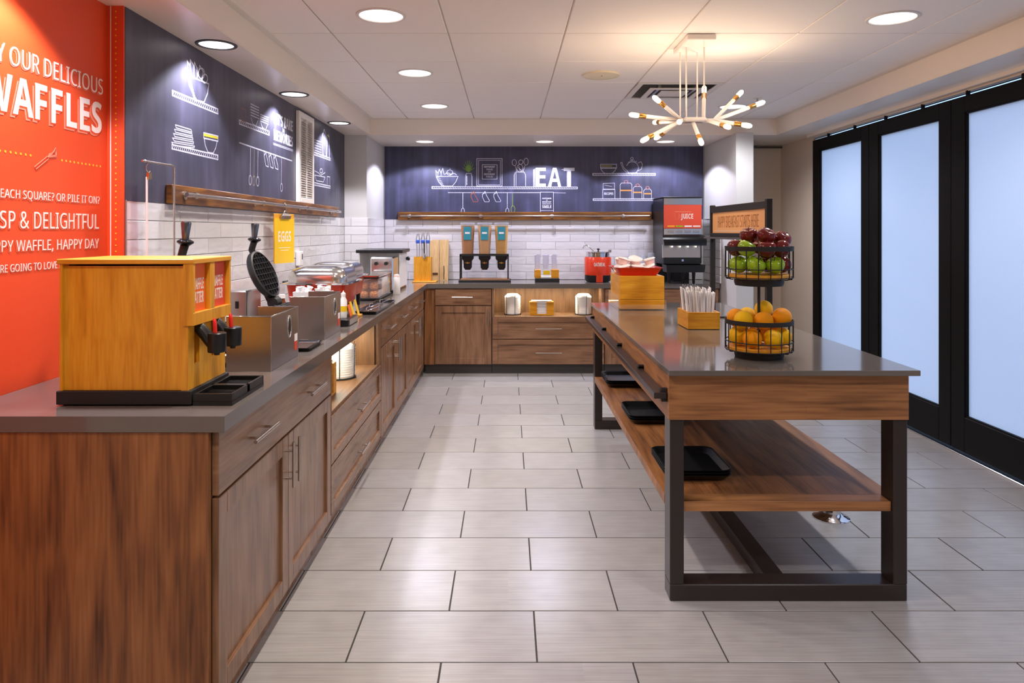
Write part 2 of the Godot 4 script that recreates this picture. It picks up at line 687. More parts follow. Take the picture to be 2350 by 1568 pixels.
	textured("red_apple", T.red_apple, 7.0, 0.16)
	textured("green_apple", T.green_apple, 9.0, 0.2)
	relief(textured("orange", T.orange, 9.0, 0.35), T.peel, 0.03)
	relief(textured("lemon", T.lemon, 9.0, 0.35), T.peel, 0.03)
	for k in ["orange", "lemon"]:
		M[k].metallic_specular = 0.32
	mat("stem", c8(70, 48, 24), 0.8)
	clear("acrylic", c8(240, 244, 246), 0.06)
	clear("cup_clear", c8(200, 214, 232), 0.28)
	clear("window_clear", c8(235, 240, 245), 0.06)
	var fr := mat("frosted", c8(214, 224, 242), 0.35)
	fr.backlight_enabled = true
	fr.backlight = Color(1, 1, 1)
	glow("lamp_white", Color(1.0, 0.985, 0.97), 2.2)
	glow("lamp_cool", Color(1.0, 0.97, 0.95), 2.2)
	glow("bulb_glow", Color(1.0, 0.9, 0.72), 7.0)
	glow("led_glow", Color(1.0, 0.97, 0.82), 2.5)
	glow("dispenser_light", Color(1.0, 0.98, 0.92), 1.6)
	mat("paving", c8(150, 148, 145), 0.9)
	mat("ring_dark", c8(70, 68, 68), 0.4)


# ---------------------------------------------------------------- the room

func make_shell() -> void:
	var w := structure("wall_left", P(LEFT, 0, 4.6))
	part(w, "wall_board", bx(LEFT - 0.25, LEFT - 0.012, 0, CEIL + 0.3, 2.79, BACK + 0.15), M.paint_white)
	var rw := structure("wall_left_red", P(RED, 0, 1.5), "red painted wall with cream waffle lettering")
	part(rw, "wall_board", bx(RED - 0.185, RED, 0, CEIL + 0.3, 1.25, 2.79), M.paint_red)
	part(rw, "plain_board", bx(RED - 0.185, RED, 0, CEIL + 0.3, -2.6, 1.25), M.paint_cream)
	part(rw, "return_edge", bx(RED, LEFT - 0.001, TOP, SOFFIT, 2.782, 2.79), M.paint_red)
	var bw := structure("wall_back", P(0.6, 0, BACK))
	part(bw, "wall_board", bx(LEFT, RIGHT + 0.15, 0, CEIL + 0.3, BACK + 0.012, BACK + 0.15), M.paint_white)
	part(bw, "side_alcove", bx(2.21, RIGHT, 0, SOFFIT, BACK - 0.05, BACK + 0.012), M.paint_tan)
	var col := structure("column_left", P(-1.4, 0, 7.0))
	part(col, "column_shaft", bx(LEFT - 0.01, -1.302, 0, SOFFIT, FRONT + 0.012, BACK + 0.012), M.paint_white)
	var pier := structure("column_right", P(2.12, 0, 6.9))
	part(pier, "column_shaft", bx(2.052, 2.21, 0, SOFFIT, 6.39, BACK + 0.012, 0.004), M.paint_white)
	var rr := structure("wall_right", P(RIGHT, 0, 4.0))
	part(rr, "wall_board", bx(RIGHT, RIGHT + 0.15, 0, CEIL + 0.3, 6.54, BACK + 0.012), M.paint_tan)
	part(rr, "wall_board", bx(RIGHT, RIGHT + 0.15, 0, CEIL + 0.3, -2.6, 1.42), M.paint_tan)
	part(rr, "header", bx(2.79, 2.835, 2.23, CEIL + 0.3, 1.42, 6.54), M.paint_tan)
	part(rr, "threshold", bx(2.775, 2.87, 0.0, 0.009, 1.42, 6.54, 0.002), M.steel_bright)
	var fw := structure("wall_front", P(0.6, 0, -2.6))
	part(fw, "wall_board", bx(RED - 0.2, RIGHT + 0.15, 0, CEIL + 0.3, -2.75, -2.6), M.paint_cream)
	# bulkheads round the tile ceiling
	var s := structure("trim_1", P(-1.4, SOFFIT, 3.0), "cream bulkhead over the buffet wall")
	part(s, "bulkhead", bx(RED, -1.27, SOFFIT + 0.004, CEIL + 0.3, -2.6, FRONT), M.paint_cream)
	part(s, "underside", bx(RED, -1.272, SOFFIT, SOFFIT + 0.004, -2.6, FRONT), M.paint_soffit)
	part(s, "wall_angle", bx(-1.27, -1.235, CEIL - 0.012, CEIL - 0.008, -2.6, FRONT), M.ceiling_grid)
	s = structure("trim_2", P(0.6, SOFFIT, 7.0), "cream bulkhead over the back counter")
	part(s, "bulkhead", bx(LEFT - 0.2, RIGHT, SOFFIT + 0.004, CEIL + 0.3, FRONT, BACK + 0.012), M.paint_cream)
	part(s, "underside", bx(LEFT, RIGHT, SOFFIT, SOFFIT + 0.004, FRONT + 0.002, BACK), M.paint_soffit)
	part(s, "wall_angle", bx(-1.235, 2.435, CEIL - 0.012, CEIL - 0.008, FRONT - 0.035, FRONT), M.ceiling_grid)
	s = structure("trim_3", P(2.6, SOFFIT, 3.0), "cream bulkhead along the glass doors")
	part(s, "bulkhead", bx(2.47, 2.79, SOFFIT + 0.004, CEIL + 0.3, -2.6, FRONT), M.paint_cream)
	part(s, "underside", bx(2.472, 2.79, SOFFIT, SOFFIT + 0.004, -2.6, FRONT), M.paint_soffit)
	part(s, "wall_angle", bx(2.435, 2.47, CEIL - 0.012, CEIL - 0.008, -2.6, FRONT), M.ceiling_grid)
	part(s, "track_lip", bx(2.745, 2.765, 2.238, SOFFIT, -2.6, 6.53), M.paint_cream)
	var track := mb().tube([P(2.8, 2.217, 1.42), P(2.8, 2.217, 6.5)], 0.003, 6)
	part(s, "track_cable", track, M.black_frame)
	for k in 8:
		var dd := 2.9 + 0.47 * k
		part(s, "track_bracket", bx(2.79, 2.806, 2.205, 2.235, dd, dd + 0.02), M.black_frame)
	# dark recess with pipework over the alcove
	s = structure("trim_4", P(2.5, SOFFIT, 7.0), "recess over the alcove")
	part(s, "rail", bx(2.21, RIGHT, 2.235, 2.25, BACK - 0.09, BACK - 0.06), M.ring_dark)
	part(s, "rail", bx(2.215, 2.5, 2.222, 2.236, BACK - 0.3, BACK - 0.26), M.ring_dark)
	var g := structure("ground_outside", P(6, -0.06, 4))
	part(g, "paving", bx(RIGHT + 0.15, 12.0, -0.12, -0.03, -4, 12), M.paving)


func make_floor() -> void:
	var f := structure("floor", P(0.6, 0, 3.0), "pale streaked porcelain tile floor")
	part(f, "grout_bed", bx(RED - 0.2, RIGHT + 0.15, -0.12, -0.003, -2.75, BACK + 0.15), M.grout)
	var len := 0.6131
	var wid := 0.3073
	for row in range(-11, 17):
		var d0 := 2.272 + wid * row
		var d1 := d0 + wid
		var first := -0.52 if posmod(row, 2) == 0 else -0.214
		for k in range(-3, 6):
			var x0 := first + len * k
			var x1 := x0 + len
			if x1 < -1.5 or x0 > RIGHT or d0 > 7.3 or (x1 < -0.9 and d0 > 1.9):
				continue
			var y := rng.randf_range(-0.0004, 0.0)
			part(f, "tile", bx(x0 + 0.0027, minf(x1 - 0.0027, RIGHT), -0.008, y, d0 + 0.0027, d1 - 0.0027, 0.001), M["floor_tile_%d" % rng.randi_range(0, 2)])


func make_ceiling() -> void:
	var c := structure("ceiling", P(0.6, CEIL, 3.0), "suspended ceiling of square white panels")
	part(c, "slab", bx(RED - 0.2, RIGHT + 0.15, CEIL + 0.3, CEIL + 0.36, -2.75, BACK + 0.15), M.plenum)
	var px := 0.6075
	var pd := 0.6136
	for i in range(-1, 6):
		var x0 := -0.92 + px * i
		for k in range(-10, 6):
			var d0 := 3.699 + pd * k
			if d0 < -2.6:
				continue
			var g := 0.0035
			var a := maxf(x0 + g, -1.25)
			var b := minf(x0 + px - g, 2.45)
			var e := minf(d0 + pd - g, FRONT - 0.02)
			if b - a < 0.02 or e - d0 < 0.03 or (i == 3 and k == 2):
				continue
			part(c, "panel", bx(a, b, CEIL - 0.008, CEIL + 0.012, d0 + g, e, 0.003), M.ceiling_tile)
	for i in range(0, 6):
		var x := -0.92 + px * i
		part(c, "grid_bar", bx(x - 0.012, x + 0.012, CEIL + 0.001, CEIL + 0.03, -2.6, FRONT), M.ceiling_grid)
	for k in range(-10, 6):
		var d := 3.699 + pd * k
		if d > -2.5 and d < FRONT:
			part(c, "grid_bar", bx(-1.25, 2.45, CEIL + 0.0015, CEIL + 0.028, d - 0.012, d + 0.012), M.ceiling_grid)


func tile_rows(w: Node3D, along0: float, along1: float, phase: float, kind: String, plane: float) -> void:
	# hand-made 3 x 12 inch wall tiles from the worktop up to 1.5 m
	var hh := 0.0788
	var ll := 0.3075
	for r in 8:
		var y0 := TOP + 0.002 + hh * r
		var y1 := minf(y0 + hh - 0.0025, 1.5)
		var a := along0 - ll * (phase + (0.5 if r % 2 else 0.0))
		while a < along1:
			var b := a + ll - 0.0025
			var a0 := maxf(a, along0)
			var b0 := minf(b, along1)
			a += ll
			if b0 - a0 < 0.01:
				continue
			var t := 0.010 + rng.randf_range(0.0, 0.0018)
			var m: Material = M["wall_tile_%d" % rng.randi_range(0, 2)]
			if kind == "left":
				part(w, "tile", bx(plane - 0.012, plane - 0.012 + t, y0, y1, a0, b0, 0.002), m)
			elif kind == "back":
				part(w, "tile", bx(a0, b0, y0, y1, plane + 0.012 - t, plane + 0.012, 0.002), m)
			else:
				part(w, "tile", bx(plane + 0.012 - t, plane + 0.012, y0, y1, a0, b0, 0.002), m)


func make_backsplash() -> void:
	var w := structure("wall_left_tiles", P(LEFT, TOP, 4.6), "glossy white tile backsplash behind the waffle station")
	part(w, "grout", bx(LEFT - 0.012, LEFT - 0.008, TOP, 1.5, 2.8, FRONT), M.wall_grout)
	tile_rows(w, 2.802, FRONT, 0.0, "left", LEFT)
	part(w, "edge_trim", bx(LEFT - 0.012, LEFT + 0.002, TOP, 1.502, 2.792, 2.802, 0.001), M.steel_trim)
	w = structure("column_tiles", P(-1.4, TOP, 7.0), "white tiles round the corner column")
	tile_rows(w, LEFT, -1.292, 0.3, "back", FRONT)
	tile_rows(w, FRONT + 0.014, BACK, 0.1, "left", -1.29)
	w = structure("wall_back_tiles", P(0.4, TOP, BACK), "glossy white tile backsplash over the back counter")
	part(w, "grout", bx(-1.29, 2.04, TOP, 1.5, BACK + 0.008, BACK + 0.012), M.wall_grout)
	tile_rows(w, -1.288, 2.04, 0.2, "back", BACK)
	w = structure("column_right_tiles", P(2.04, TOP, 7.0), "white tiles on the side of the pier")
	tile_rows(w, 6.84, BACK, 0.0, "right", 2.04)
	part(w, "ledge", bx(2.036, 2.052, 1.5, 1.508, 6.395, BACK), M.paint_white)


# ---------------------------------------------------------------- chalk murals and the red wall's print

func chalk_base(w: int, h: int, sd: int, a: Color, b: Color) -> Image:
	var v := noise_img(w, 24, 0.02, sd, 4)
	v.resize(w, h, Image.INTERPOLATE_CUBIC)
	var blot := noise_img(w / 4, h / 4, 0.02, sd + 1, 3)
	blot.resize(w, h, Image.INTERPOLATE_CUBIC)
	var d := blend_bytes(v.get_data(), blot.get_data(), 0.55, 0.45)
	var tx := colored(d, w, [[0.0, a], [0.55, a.lerp(b, 0.45)], [1.0, b]])
	return tx.get_image()


func stroke(im: Image, pts: Array, wid: float, col: Color, soft := 0.0) -> void:
	var iw := im.get_width()
	var ih := im.get_height()
	for s in pts.size() - 1:
		var a: Vector2 = pts[s]
		var b: Vector2 = pts[s + 1]
		var steps := maxi(1, int((b - a).length() / maxf(0.6, wid * 0.3)))
		for k in steps + 1:
			var p := a.lerp(b, float(k) / steps)
			var r := wid * 0.5
			var al := col.a
			if soft > 0.0 and rng.randf() < soft:
				al *= 0.4
			for y in range(int(floor(p.y - r)), int(ceil(p.y + r)) + 1):
				for x in range(int(floor(p.x - r)), int(ceil(p.x + r)) + 1):
					if x < 0 or y < 0 or x >= iw or y >= ih:
						continue
					var cov := clampf(r + 0.5 - Vector2(x, y).distance_to(p), 0.0, 1.0) * al
					if cov > 0.0:
						im.set_pixel(x, y, im.get_pixel(x, y).lerp(Color(col.r, col.g, col.b), cov))


var draw_im: Image
var draw_map: Callable


func ink(pts: Array, wid := 3.0, col := Color(0.82, 0.82, 0.87, 0.82)) -> void:
	# a chalk line through points read off the photograph, put on the wall's plane
	var out := []
	for k in range(0, pts.size(), 2):
		out.append(draw_map.call(pts[k], pts[k + 1]))
	stroke(draw_im, out, wid, col, 0.25)


func arc(cx: float, cy: float, rx: float, ry: float, a0 := 0.0, a1 := 360.0, wid := 3.0, col := Color(0.82, 0.82, 0.87, 0.82)) -> void:
	var p := []
	for k in 17:
		var an := deg_to_rad(lerpf(a0, a1, k / 16.0))
		p.append_array([cx + rx * cos(an), cy + ry * sin(an)])
	ink(p, wid, col)


func shelf(xa: float, ya0: float, ya1: float, xb: float, yb0: float, yb1: float, teeth := 24) -> void:
	ink([xa, ya0, xb, yb0, xb, yb1, xa, ya1, xa, ya0], 3.5)
	for k in teeth:
		var t := (k + 0.2) / teeth
		var t2 := minf(1.0, (k + 0.9) / teeth)
		ink([lerpf(xa, xb, t), lerpf(ya1, yb1, t), lerpf(xa, xb, t2), lerpf(ya0, yb0, t2)], 2.4)


func bowl(cx: float, y0: float, y1: float, half0: float, half1: float, slope := 0.0, col := Color(0.82, 0.82, 0.87, 0.82)) -> void:
	ink([cx - half0, y0 - slope * half0, cx + half0, y0 + slope * half0], 3.0, col)
	ink([cx - half0, y0 - slope * half0, cx - half0 * 0.8, lerpf(y0, y1, 0.55) - slope * half0 * 0.8, cx - half1, y1 - slope * half1, cx + half1, y1 + slope * half1, cx + half0 * 0.8, lerpf(y0, y1, 0.55) + slope * half0 * 0.8, cx + half0, y0 + slope * half0], 3.0, col)


func make_murals() -> void:
	left_mural()
	back_mural()
	red_print()


func left_mural() -> void:
	var W := 2048
	var H := 420
	var d0 := 2.79
	var d1 := FRONT
	var im := chalk_base(W, H, 101, c8(50, 50, 62), c8(92, 90, 112))
	draw_im = im
	draw_map = func(px: float, py: float) -> Vector2:
		var d := -LEFT * F / (CX - px)
		var y := EYE + (CY - py) * d / F
		return Vector2((d - d0) / (d1 - d0) * W, (SOFFIT - y) / (SOFFIT - 1.5) * H)
	# bowl of leaves on the first shelf
	shelf(395, 207, 218, 500, 250, 261)
	ink([430, 172, 434, 196, 444, 218, 452, 230, 468, 234, 476, 214, 479, 192, 430, 172], 3.5)
	for k in 9:
		ink([431 + k * 1.6, 176 + k * 6.0, 437 + k * 1.6, 181 + k * 6.4], 3.0)
	ink([432, 172, 429, 138, 436, 152, 440, 174], 3.5)
	ink([437, 172, 436, 136, 444, 150, 446, 176], 3.5)
	ink([444, 176, 446, 142, 452, 156, 452, 180], 3.5)
	ink([452, 180, 458, 150, 466, 164, 462, 184], 3.5)
	arc(462, 168, 7, 12)
	arc(470, 180, 6, 10)
	# plates and a yellow banded bowl
	shelf(394, 331, 341, 500, 356, 366)
	for k in 5:
		ink([402 - k * 2.2, 286 + k * 10, 438 + k * 2.0, 297 + k * 9.5, 440 + k * 1.2, 303 + k * 9, 404 - k * 1.5, 293 + k * 10, 402 - k * 2.2, 286 + k * 10], 2.6)
	bowl(483, 320, 350, 15, 6, 0.2)
	ink([467, 304, 500, 312, 500, 324, 467, 316, 467, 304], 3.0)
	ink([468, 309, 499, 316], 7.0, Color(0.86, 0.76, 0.2, 0.9))
	# mugs, bowls
	shelf(549, 275, 284, 618, 301, 310, 18)
	ink([554, 248, 564, 252, 564, 280, 554, 276, 554, 248], 3.5, Color(0.5, 0.28, 0.24, 0.9))
	for k in 5:
		ink([575, 238 + k * 6.4, 594, 247 + k * 6.2], 3.0)
	ink([576, 270, 580, 284, 587, 289, 592, 276], 3.0)
	for k in 4:
		ink([597, 262 + k * 5, 616, 270 + k * 5], 3.0)
	ink([598, 279, 602, 292, 609, 298, 614, 286], 3.0)
	# hanging rail with spoons and cups
	ink([549, 327, 670, 369], 4.5)
	for k in 3:
		var x := 574.5 + k * 8.7
		var col: Color = [Color(0.8, 0.8, 0.86, 0.9), Color(0.62, 0.58, 0.46, 0.9), Color(0.8, 0.8, 0.86, 0.9)][k]
		ink([x, 340 + k * 3, x - 0.5, 404 + k * 2], 2.6, col)
		arc(x - 0.5, 413 + k * 1.4, 3, 11, 0, 360, 2.6, col)
	for k in 3:
		var x := 606.0 + k * 11
		ink([x, 345 + k * 4, x, 357 + k * 4, x + 4, 380 + k * 3, x + 10, 383 + k * 3, x + 9, 372 + k * 3, x + 4, 350 + k * 4, x, 357 + k * 4], 3.0)
	ink([646, 363, 645.5, 422], 2.6)
	arc(646, 430, 2.5, 9, 0, 360, 2.6)
	ink([653, 366, 653, 435], 3.0, Color(0.5, 0.2, 0.26, 0.8))
	ink([627, 328, 672, 344], 2.4)
	ink([627, 331, 672, 347], 2.0)
	# far end: plates, bottles, fruit
	shelf(719, 348, 354, 758, 363, 368, 14)
	for k in 5:
		ink([721, 320 + k * 6, 737, 326 + k * 6], 2.6)
	ink([740, 356, 740, 310, 744, 296, 748, 310, 748, 358], 4.0)
	ink([743, 356, 745, 316], 4.0)
	ink([750, 358, 751, 318, 754, 308, 756, 320, 756, 361], 4.0)
	ink([751, 310, 756, 314], 5.0, Color(0.82, 0.86, 0.3, 0.9))
	shelf(718, 418, 424, 758, 427, 432, 14)
	bowl(734, 404, 416, 12, 8, 0.2)
	arc(737, 392, 3, 5)
	ink([722, 392, 730, 396, 736, 402, 746, 396], 2.4)
	ink([751, 423, 751, 405, 757, 406, 757, 425], 3.0)
	var m := mat("mural_left", Color.WHITE, 0.42)
	m.albedo_texture = ImageTexture.create_from_image(im)
	var t := thing("chalkboard_mural", "long chalkboard mural of bowls, plates and hanging utensils above the waffle station", "mural", P(LEFT, 1.5, 4.6))
	var b := mb()
	b.quad_uv(P(LEFT, SOFFIT, d0 + 0.001), P(LEFT, SOFFIT, d1), P(LEFT, 1.5, d1), P(LEFT, 1.5, d0 + 0.001), Vector3.RIGHT)
	add_bx(b, LEFT - 0.0105, LEFT - 0.0005, 1.5015, SOFFIT - 0.0015, d0 + 0.003, d1 - 0.001)
	part(t, "painted_board", b, m)
	var r := Vector3(0, 0, -1)
	lettering(t, "LET'S BAKE", P(LEFT, 2.108, 4.76), r, Vector3.UP, 0.4, 0.072, M.chalk_white)
	lettering(t, "in", P(LEFT, 2.055, 4.76), r, Vector3.UP, 0.035, 0.03, M.chalk_white)
	lettering(t, "MEMORIES", P(LEFT, 2.0, 4.76), r, Vector3.UP, 0.4, 0.07, M.chalk_white)


func back_mural() -> void:
	var W := 2048
	var H := 470
	var x0 := -1.29
	var x1 := 2.04
	var im := chalk_base(W, H, 201, c8(42, 43, 58), c8(84, 86, 122))
	draw_im = im
	draw_map = func(px: float, py: float) -> Vector2:
		var x := (px - CX) * BACK / F
		var y := EYE + (CY - py) * BACK / F
		return Vector2((x - x0) / (x1 - x0) * W, (SOFFIT - y) / (SOFFIT - 1.5) * H)
	shelf(991, 428, 433, 1325, 429, 433.5, 84)
	# bowl of fruit
	bowl(1026, 405, 427, 25, 12)
	for k in 6:
		ink([1001 + k * 2.2, 408 + k * 3.0, 1008 + k * 2.2, 406 + k * 4.0], 2.6)
	ink([1001, 404, 1000, 391, 1005, 398, 1008, 388, 1012, 398, 1016, 386, 1019, 400], 3.0)
	ink([1004, 404, 1006, 394], 2.6)
	ink([1012, 404, 1013, 392], 2.6)
	arc(1032, 396, 7, 6)
	arc(1027, 401, 6, 4, 180, 360)
	arc(1040, 402, 7, 4, 180, 360)
	ink([1032, 390, 1033, 386], 2.6)
	# plant in a bottle
	ink([1070, 398, 1081, 398, 1083, 406, 1083, 427], 3.0)
	ink([1070, 398, 1068, 408, 1068, 427], 3.0)
	ink([1071, 404, 1071, 424], 4.5)
	for k in 15:
		var an := deg_to_rad(-160.0 + 140.0 * k / 14.0)
		var ln := 20.0 if k % 2 == 0 else 12.0
		ink([1075, 395, 1075 + 0.7 * ln * cos(an), 394 + 1.3 * ln * sin(an)], 3.4, Color(0.42, 0.58, 0.24, 0.9))
	# framed print
	ink([1094, 364, 1152, 364, 1152, 427, 1094, 427, 1094, 364], 3.6)
	ink([1098, 368, 1148, 368, 1148, 424, 1098, 424, 1098, 368], 2.4)
	ink([1106.5, 378, 1140.5, 378, 1140.5, 411, 1106.5, 411, 1106.5, 378], 3.0)
	# utensil jar
	ink([1182, 396, 1180, 402, 1180, 427], 3.4)
	ink([1184, 396, 1184, 427], 2.6)
	ink([1183, 395, 1203, 395, 1206, 402, 1206, 427], 3.0)
	arc(1180, 373, 5, 7)
	ink([1182, 380, 1186, 395], 3.0)
	arc(1207, 371, 5, 8)
	ink([1205, 379, 1200, 395], 3.0)
	arc(1193, 386, 7, 9)
	arc(1195, 372, 5, 5)
	ink([1190, 380, 1194, 394], 2.6)
	ink([1188, 384, 1198, 392], 2.6)
	# shadow strokes of the EAT letters
	for k in 3:
		ink([1224 + k * 1.8, 389 - k, 1224 + k * 1.8, 429], 2.2)
		ink([1270 - k * 0.8, 389 + k * 3, 1257 + k * 1.6, 429], 2.2)
		ink([1301 + k * 1.5, 392, 1301 + k * 1.5, 429], 2.2)
	ink([1289, 389, 1300, 389], 4.0)
	# hanging rail
	ink([1028, 442, 1240, 442], 3.6)
	ink([1270, 442, 1298, 443], 2.6)
	for x in [1062, 1164]:
		ink([x, 442, x, 478], 3.4)
		ink([x - 4, 487, x - 3, 480, x, 477, x + 3, 480, x + 4, 487], 3.0)
	for k in 3:
		var x := 1081.0 + k * 26
		var col := Color(0.66, 0.36, 0.22, 0.9) if k == 0 else Color(0.82, 0.82, 0.87, 0.82)
		ink([x, 446, x + 6, 439, x + 9, 448, x + 16, 460, x + 15, 463, x + 5, 463, x, 452, x, 446, x + 8, 442], 3.0, col)
	ink([1176, 444, 1176, 474], 3.2, Color(0.5, 0.64, 0.26, 0.9))
	arc(1177, 480, 4.5, 8, 0, 360, 3.0, Color(0.5, 0.64, 0.26, 0.9))
	ink([1240, 441, 1270, 441, 1270, 487, 1240, 487, 1240, 441], 3.0)
	ink([1240, 483, 1270, 483], 2.4)
	# shelves at the far side
	shelf(1360, 398, 402.5, 1504, 398, 402.5, 40)
	shelf(1361, 456, 460, 1504, 456, 460, 40)
	bowl(1396, 386, 398, 18, 8)
	ink([1378, 377, 1415, 377, 1415, 385, 1378, 385, 1378, 377], 3.0)
	ink([1380, 381, 1404, 381], 5.0, Color(0.74, 0.66, 0.2, 0.9))
	arc(1451, 385, 14, 14, 200, 520)
	ink([1440, 397, 1462, 397], 4.5)
	ink([1441, 372, 1461, 371], 2.6)
	arc(1450, 364, 3, 3)
	ink([1445, 369, 1456, 368], 2.6)
	ink([1437, 390, 1431, 384, 1427, 372, 1424, 374, 1430, 388, 1438, 396], 2.8)
	ink([1464, 374, 1471, 371, 1474, 377, 1472, 388, 1464, 392], 3.0)
	ink([1384, 421, 1410, 420, 1410, 434, 1384, 434, 1384, 421], 2.6)
	ink([1387, 425, 1404, 428], 2.2)
	ink([1383, 435, 1411, 435, 1411, 456, 1383, 456, 1383, 435], 3.0)
	var orange := Color(0.92, 0.56, 0.26, 0.95)
	for j in [[1423, 1450, 420, 437], [1453, 1473, 428, 441.5], [1477, 1495, 434, 444.5]]:
		ink([j[0], 456, j[0], j[2] + 4, j[0] + 3, j[2], j[1] - 3, j[2], j[1], j[2] + 4, j[1], 456], 2.8)
		ink([j[0] + 1, j[3], j[1] - 1, j[3]], 8.0, orange)
		arc((j[0] + j[1]) / 2.0, j[2] - 3, 4, 3, 0, 360, 2.6, Color(0.8, 0.5, 0.4, 0.8))
	var m := mat("mural_back", Color.WHITE, 0.42)
	m.albedo_texture = ImageTexture.create_from_image(im)
	var t := thing("chalkboard_mural", "chalkboard mural reading EAT between a fruit bowl and a teapot", "mural", P(0.4, 1.5, BACK))
	var b := mb()
	b.quad_uv(P(x0, SOFFIT, BACK), P(x1, SOFFIT, BACK), P(x1, 1.5, BACK), P(x0, 1.5, BACK), Vector3(0, 0, 1))
	add_bx(b, x0, x1, 1.5015, SOFFIT - 0.0015, BACK + 0.0005, BACK + 0.0105)
	part(t, "painted_board", b, m)
	var R := Vector3.RIGHT
	var at := func(px: float, py: float) -> Vector3: return P((px - CX) * BACK / F, EYE + (CY - py) * BACK / F, BACK)
	var s := BACK / F
	for e in [["E", 1241, 23.0], ["A", 1273, 30.0], ["T", 1306, 25.0]]:
		lettering(t, e[0], at.call(e[1], 407), R, Vector3.UP, e[2] * s, 44.0 * s, M.chalk_white)
	for e in [["DIFFERENT", 383, 25.0, 4.0], ["YOLKS", 389, 15.0, 4.0], ["FOR", 394.5, 6.0, 2.5], ["DIFFERENT", 400, 25.0, 4.0], ["FOLKS", 405.5, 15.0, 4.0]]:
		lettering(t, e[0], at.call(1123.5, e[1]), R, Vector3.UP, e[2] * s, e[3] * s, M.chalk_white)
	for e in [["HAPPINESS", 455.5, 21.0, 3.2], ["IS", 459.5, 4.0, 2.0], ["BREAKFAST", 463.5, 21.0, 3.2], ["SERVED WITH A", 468, 21.0, 2.6], ["SMILE", 474.5, 21.0, 6.5]]:
		lettering(t, e[0], at.call(1255, e[1]), R, Vector3.UP, e[2] * s, e[3] * s, M.chalk_white)
	lettering(t, "RECIPES", at.call(1397, 444.5), R, Vector3.UP, 21.0 * s, 5.5 * s, M.chalk_white)


func red_print() -> void:
	var t := thing("waffle_mural", "red wall graphic with cream WAFFLES lettering, yellow dots and a whisk", "mural", P(RED, 1.0, 2.3))
	var r := Vector3(0, 0, -1)
	var line := func(text: String, a: float, b: float, y0: float, y1: float, shade: float) -> void:
		var c := P(RED + 0.001, (y0 + y1) / 2, (a + b) / 2)
		if shade > 0.0:
			lettering(t, text, c + Vector3(0, -shade, shade), r, Vector3.UP, b - a, y1 - y0, M.print_pink, "letter_shade", true, 0.0008)
			lettering(t, text, c + Vector3(0.0004, -shade * 0.45, shade * 0.45), r, Vector3.UP, b - a, y1 - y0, M.paint_red, "letter_gap", true, 0.001)
		lettering(t, text, c + Vector3(0.0008, 0, 0), r, Vector3.UP, b - a, y1 - y0, M.print_white, "lettering", text == "WAFFLES")
	line.call("TRY OUR DELICIOUS", 2.1, 2.748, 1.905, 1.965, 0.005)
	line.call("WAFFLES", 2.11, 2.74, 1.752, 1.872, 0.012)
	line.call("EACH SQUARE? OR PILE IT ON?", 2.195, 2.727, 1.477, 1.511, 0.003)
	line.call("CRISP & DELIGHTFUL", 2.09, 2.722, 1.388, 1.443, 0.004)
	line.call("HAPPY WAFFLE, HAPPY DAY", 2.105, 2.722, 1.309, 1.35, 0.003)
	line.call("YOU'RE GOING TO LOVE IT", 2.12, 2.51, 1.25, 1.274, 0.0025)
	var dots := mb()
	for k in 26:
		var d := 2.17 + 0.0235 * k
		if d > 2.345 and d < 2.48 or d > 2.735:
			continue
		dots.lathe_on(P(RED + 0.0002, 1.628, d), Vector3.RIGHT, [Vector2(0.0042, 0), Vector2(0.0042, 0.001), Vector2(0, 0.001)], 8)
	part(t, "dot_row", dots, M.print_yellow)
	var edge := mb()
	var yy := 0.9
	while yy < SOFFIT - 0.02:
		edge.lathe_on(P(-1.536, yy, 2.7815), Vector3(0, 0, 1), [Vector2(0.0032, 0), Vector2(0.0032, 0.001), Vector2(0, 0.001)], 8)
		yy += 0.0235
	part(t, "dot_column", edge, M.print_yellow)
	part(t, "border_line", bx(-1.558, -1.5545, TOP, SOFFIT - 0.001, 2.7805, 2.7815), M.print_white)
	var wh := mb()
	var q := func(d: float, y: float) -> Vector3: return P(RED + 0.0018, y, d)
	wh.tube([q.call(2.352, 1.592), q.call(2.418, 1.634), q.call(2.424, 1.626), q.call(2.358, 1.584), q.call(2.352, 1.592)], 0.0012, 5)
	for k in 4:
		var o := 0.006 * k
		wh.tube([q.call(2.42, 1.63), q.call(2.44 - o * 0.5, 1.652 + o * 0.3 - 0.012), q.call(2.462 - o * 0.4, 1.668 - o), q.call(2.466, 1.645 - o * 0.5), q.call(2.42, 1.63)], 0.001, 5)
	part(t, "whisk", wh, M.print_pink)


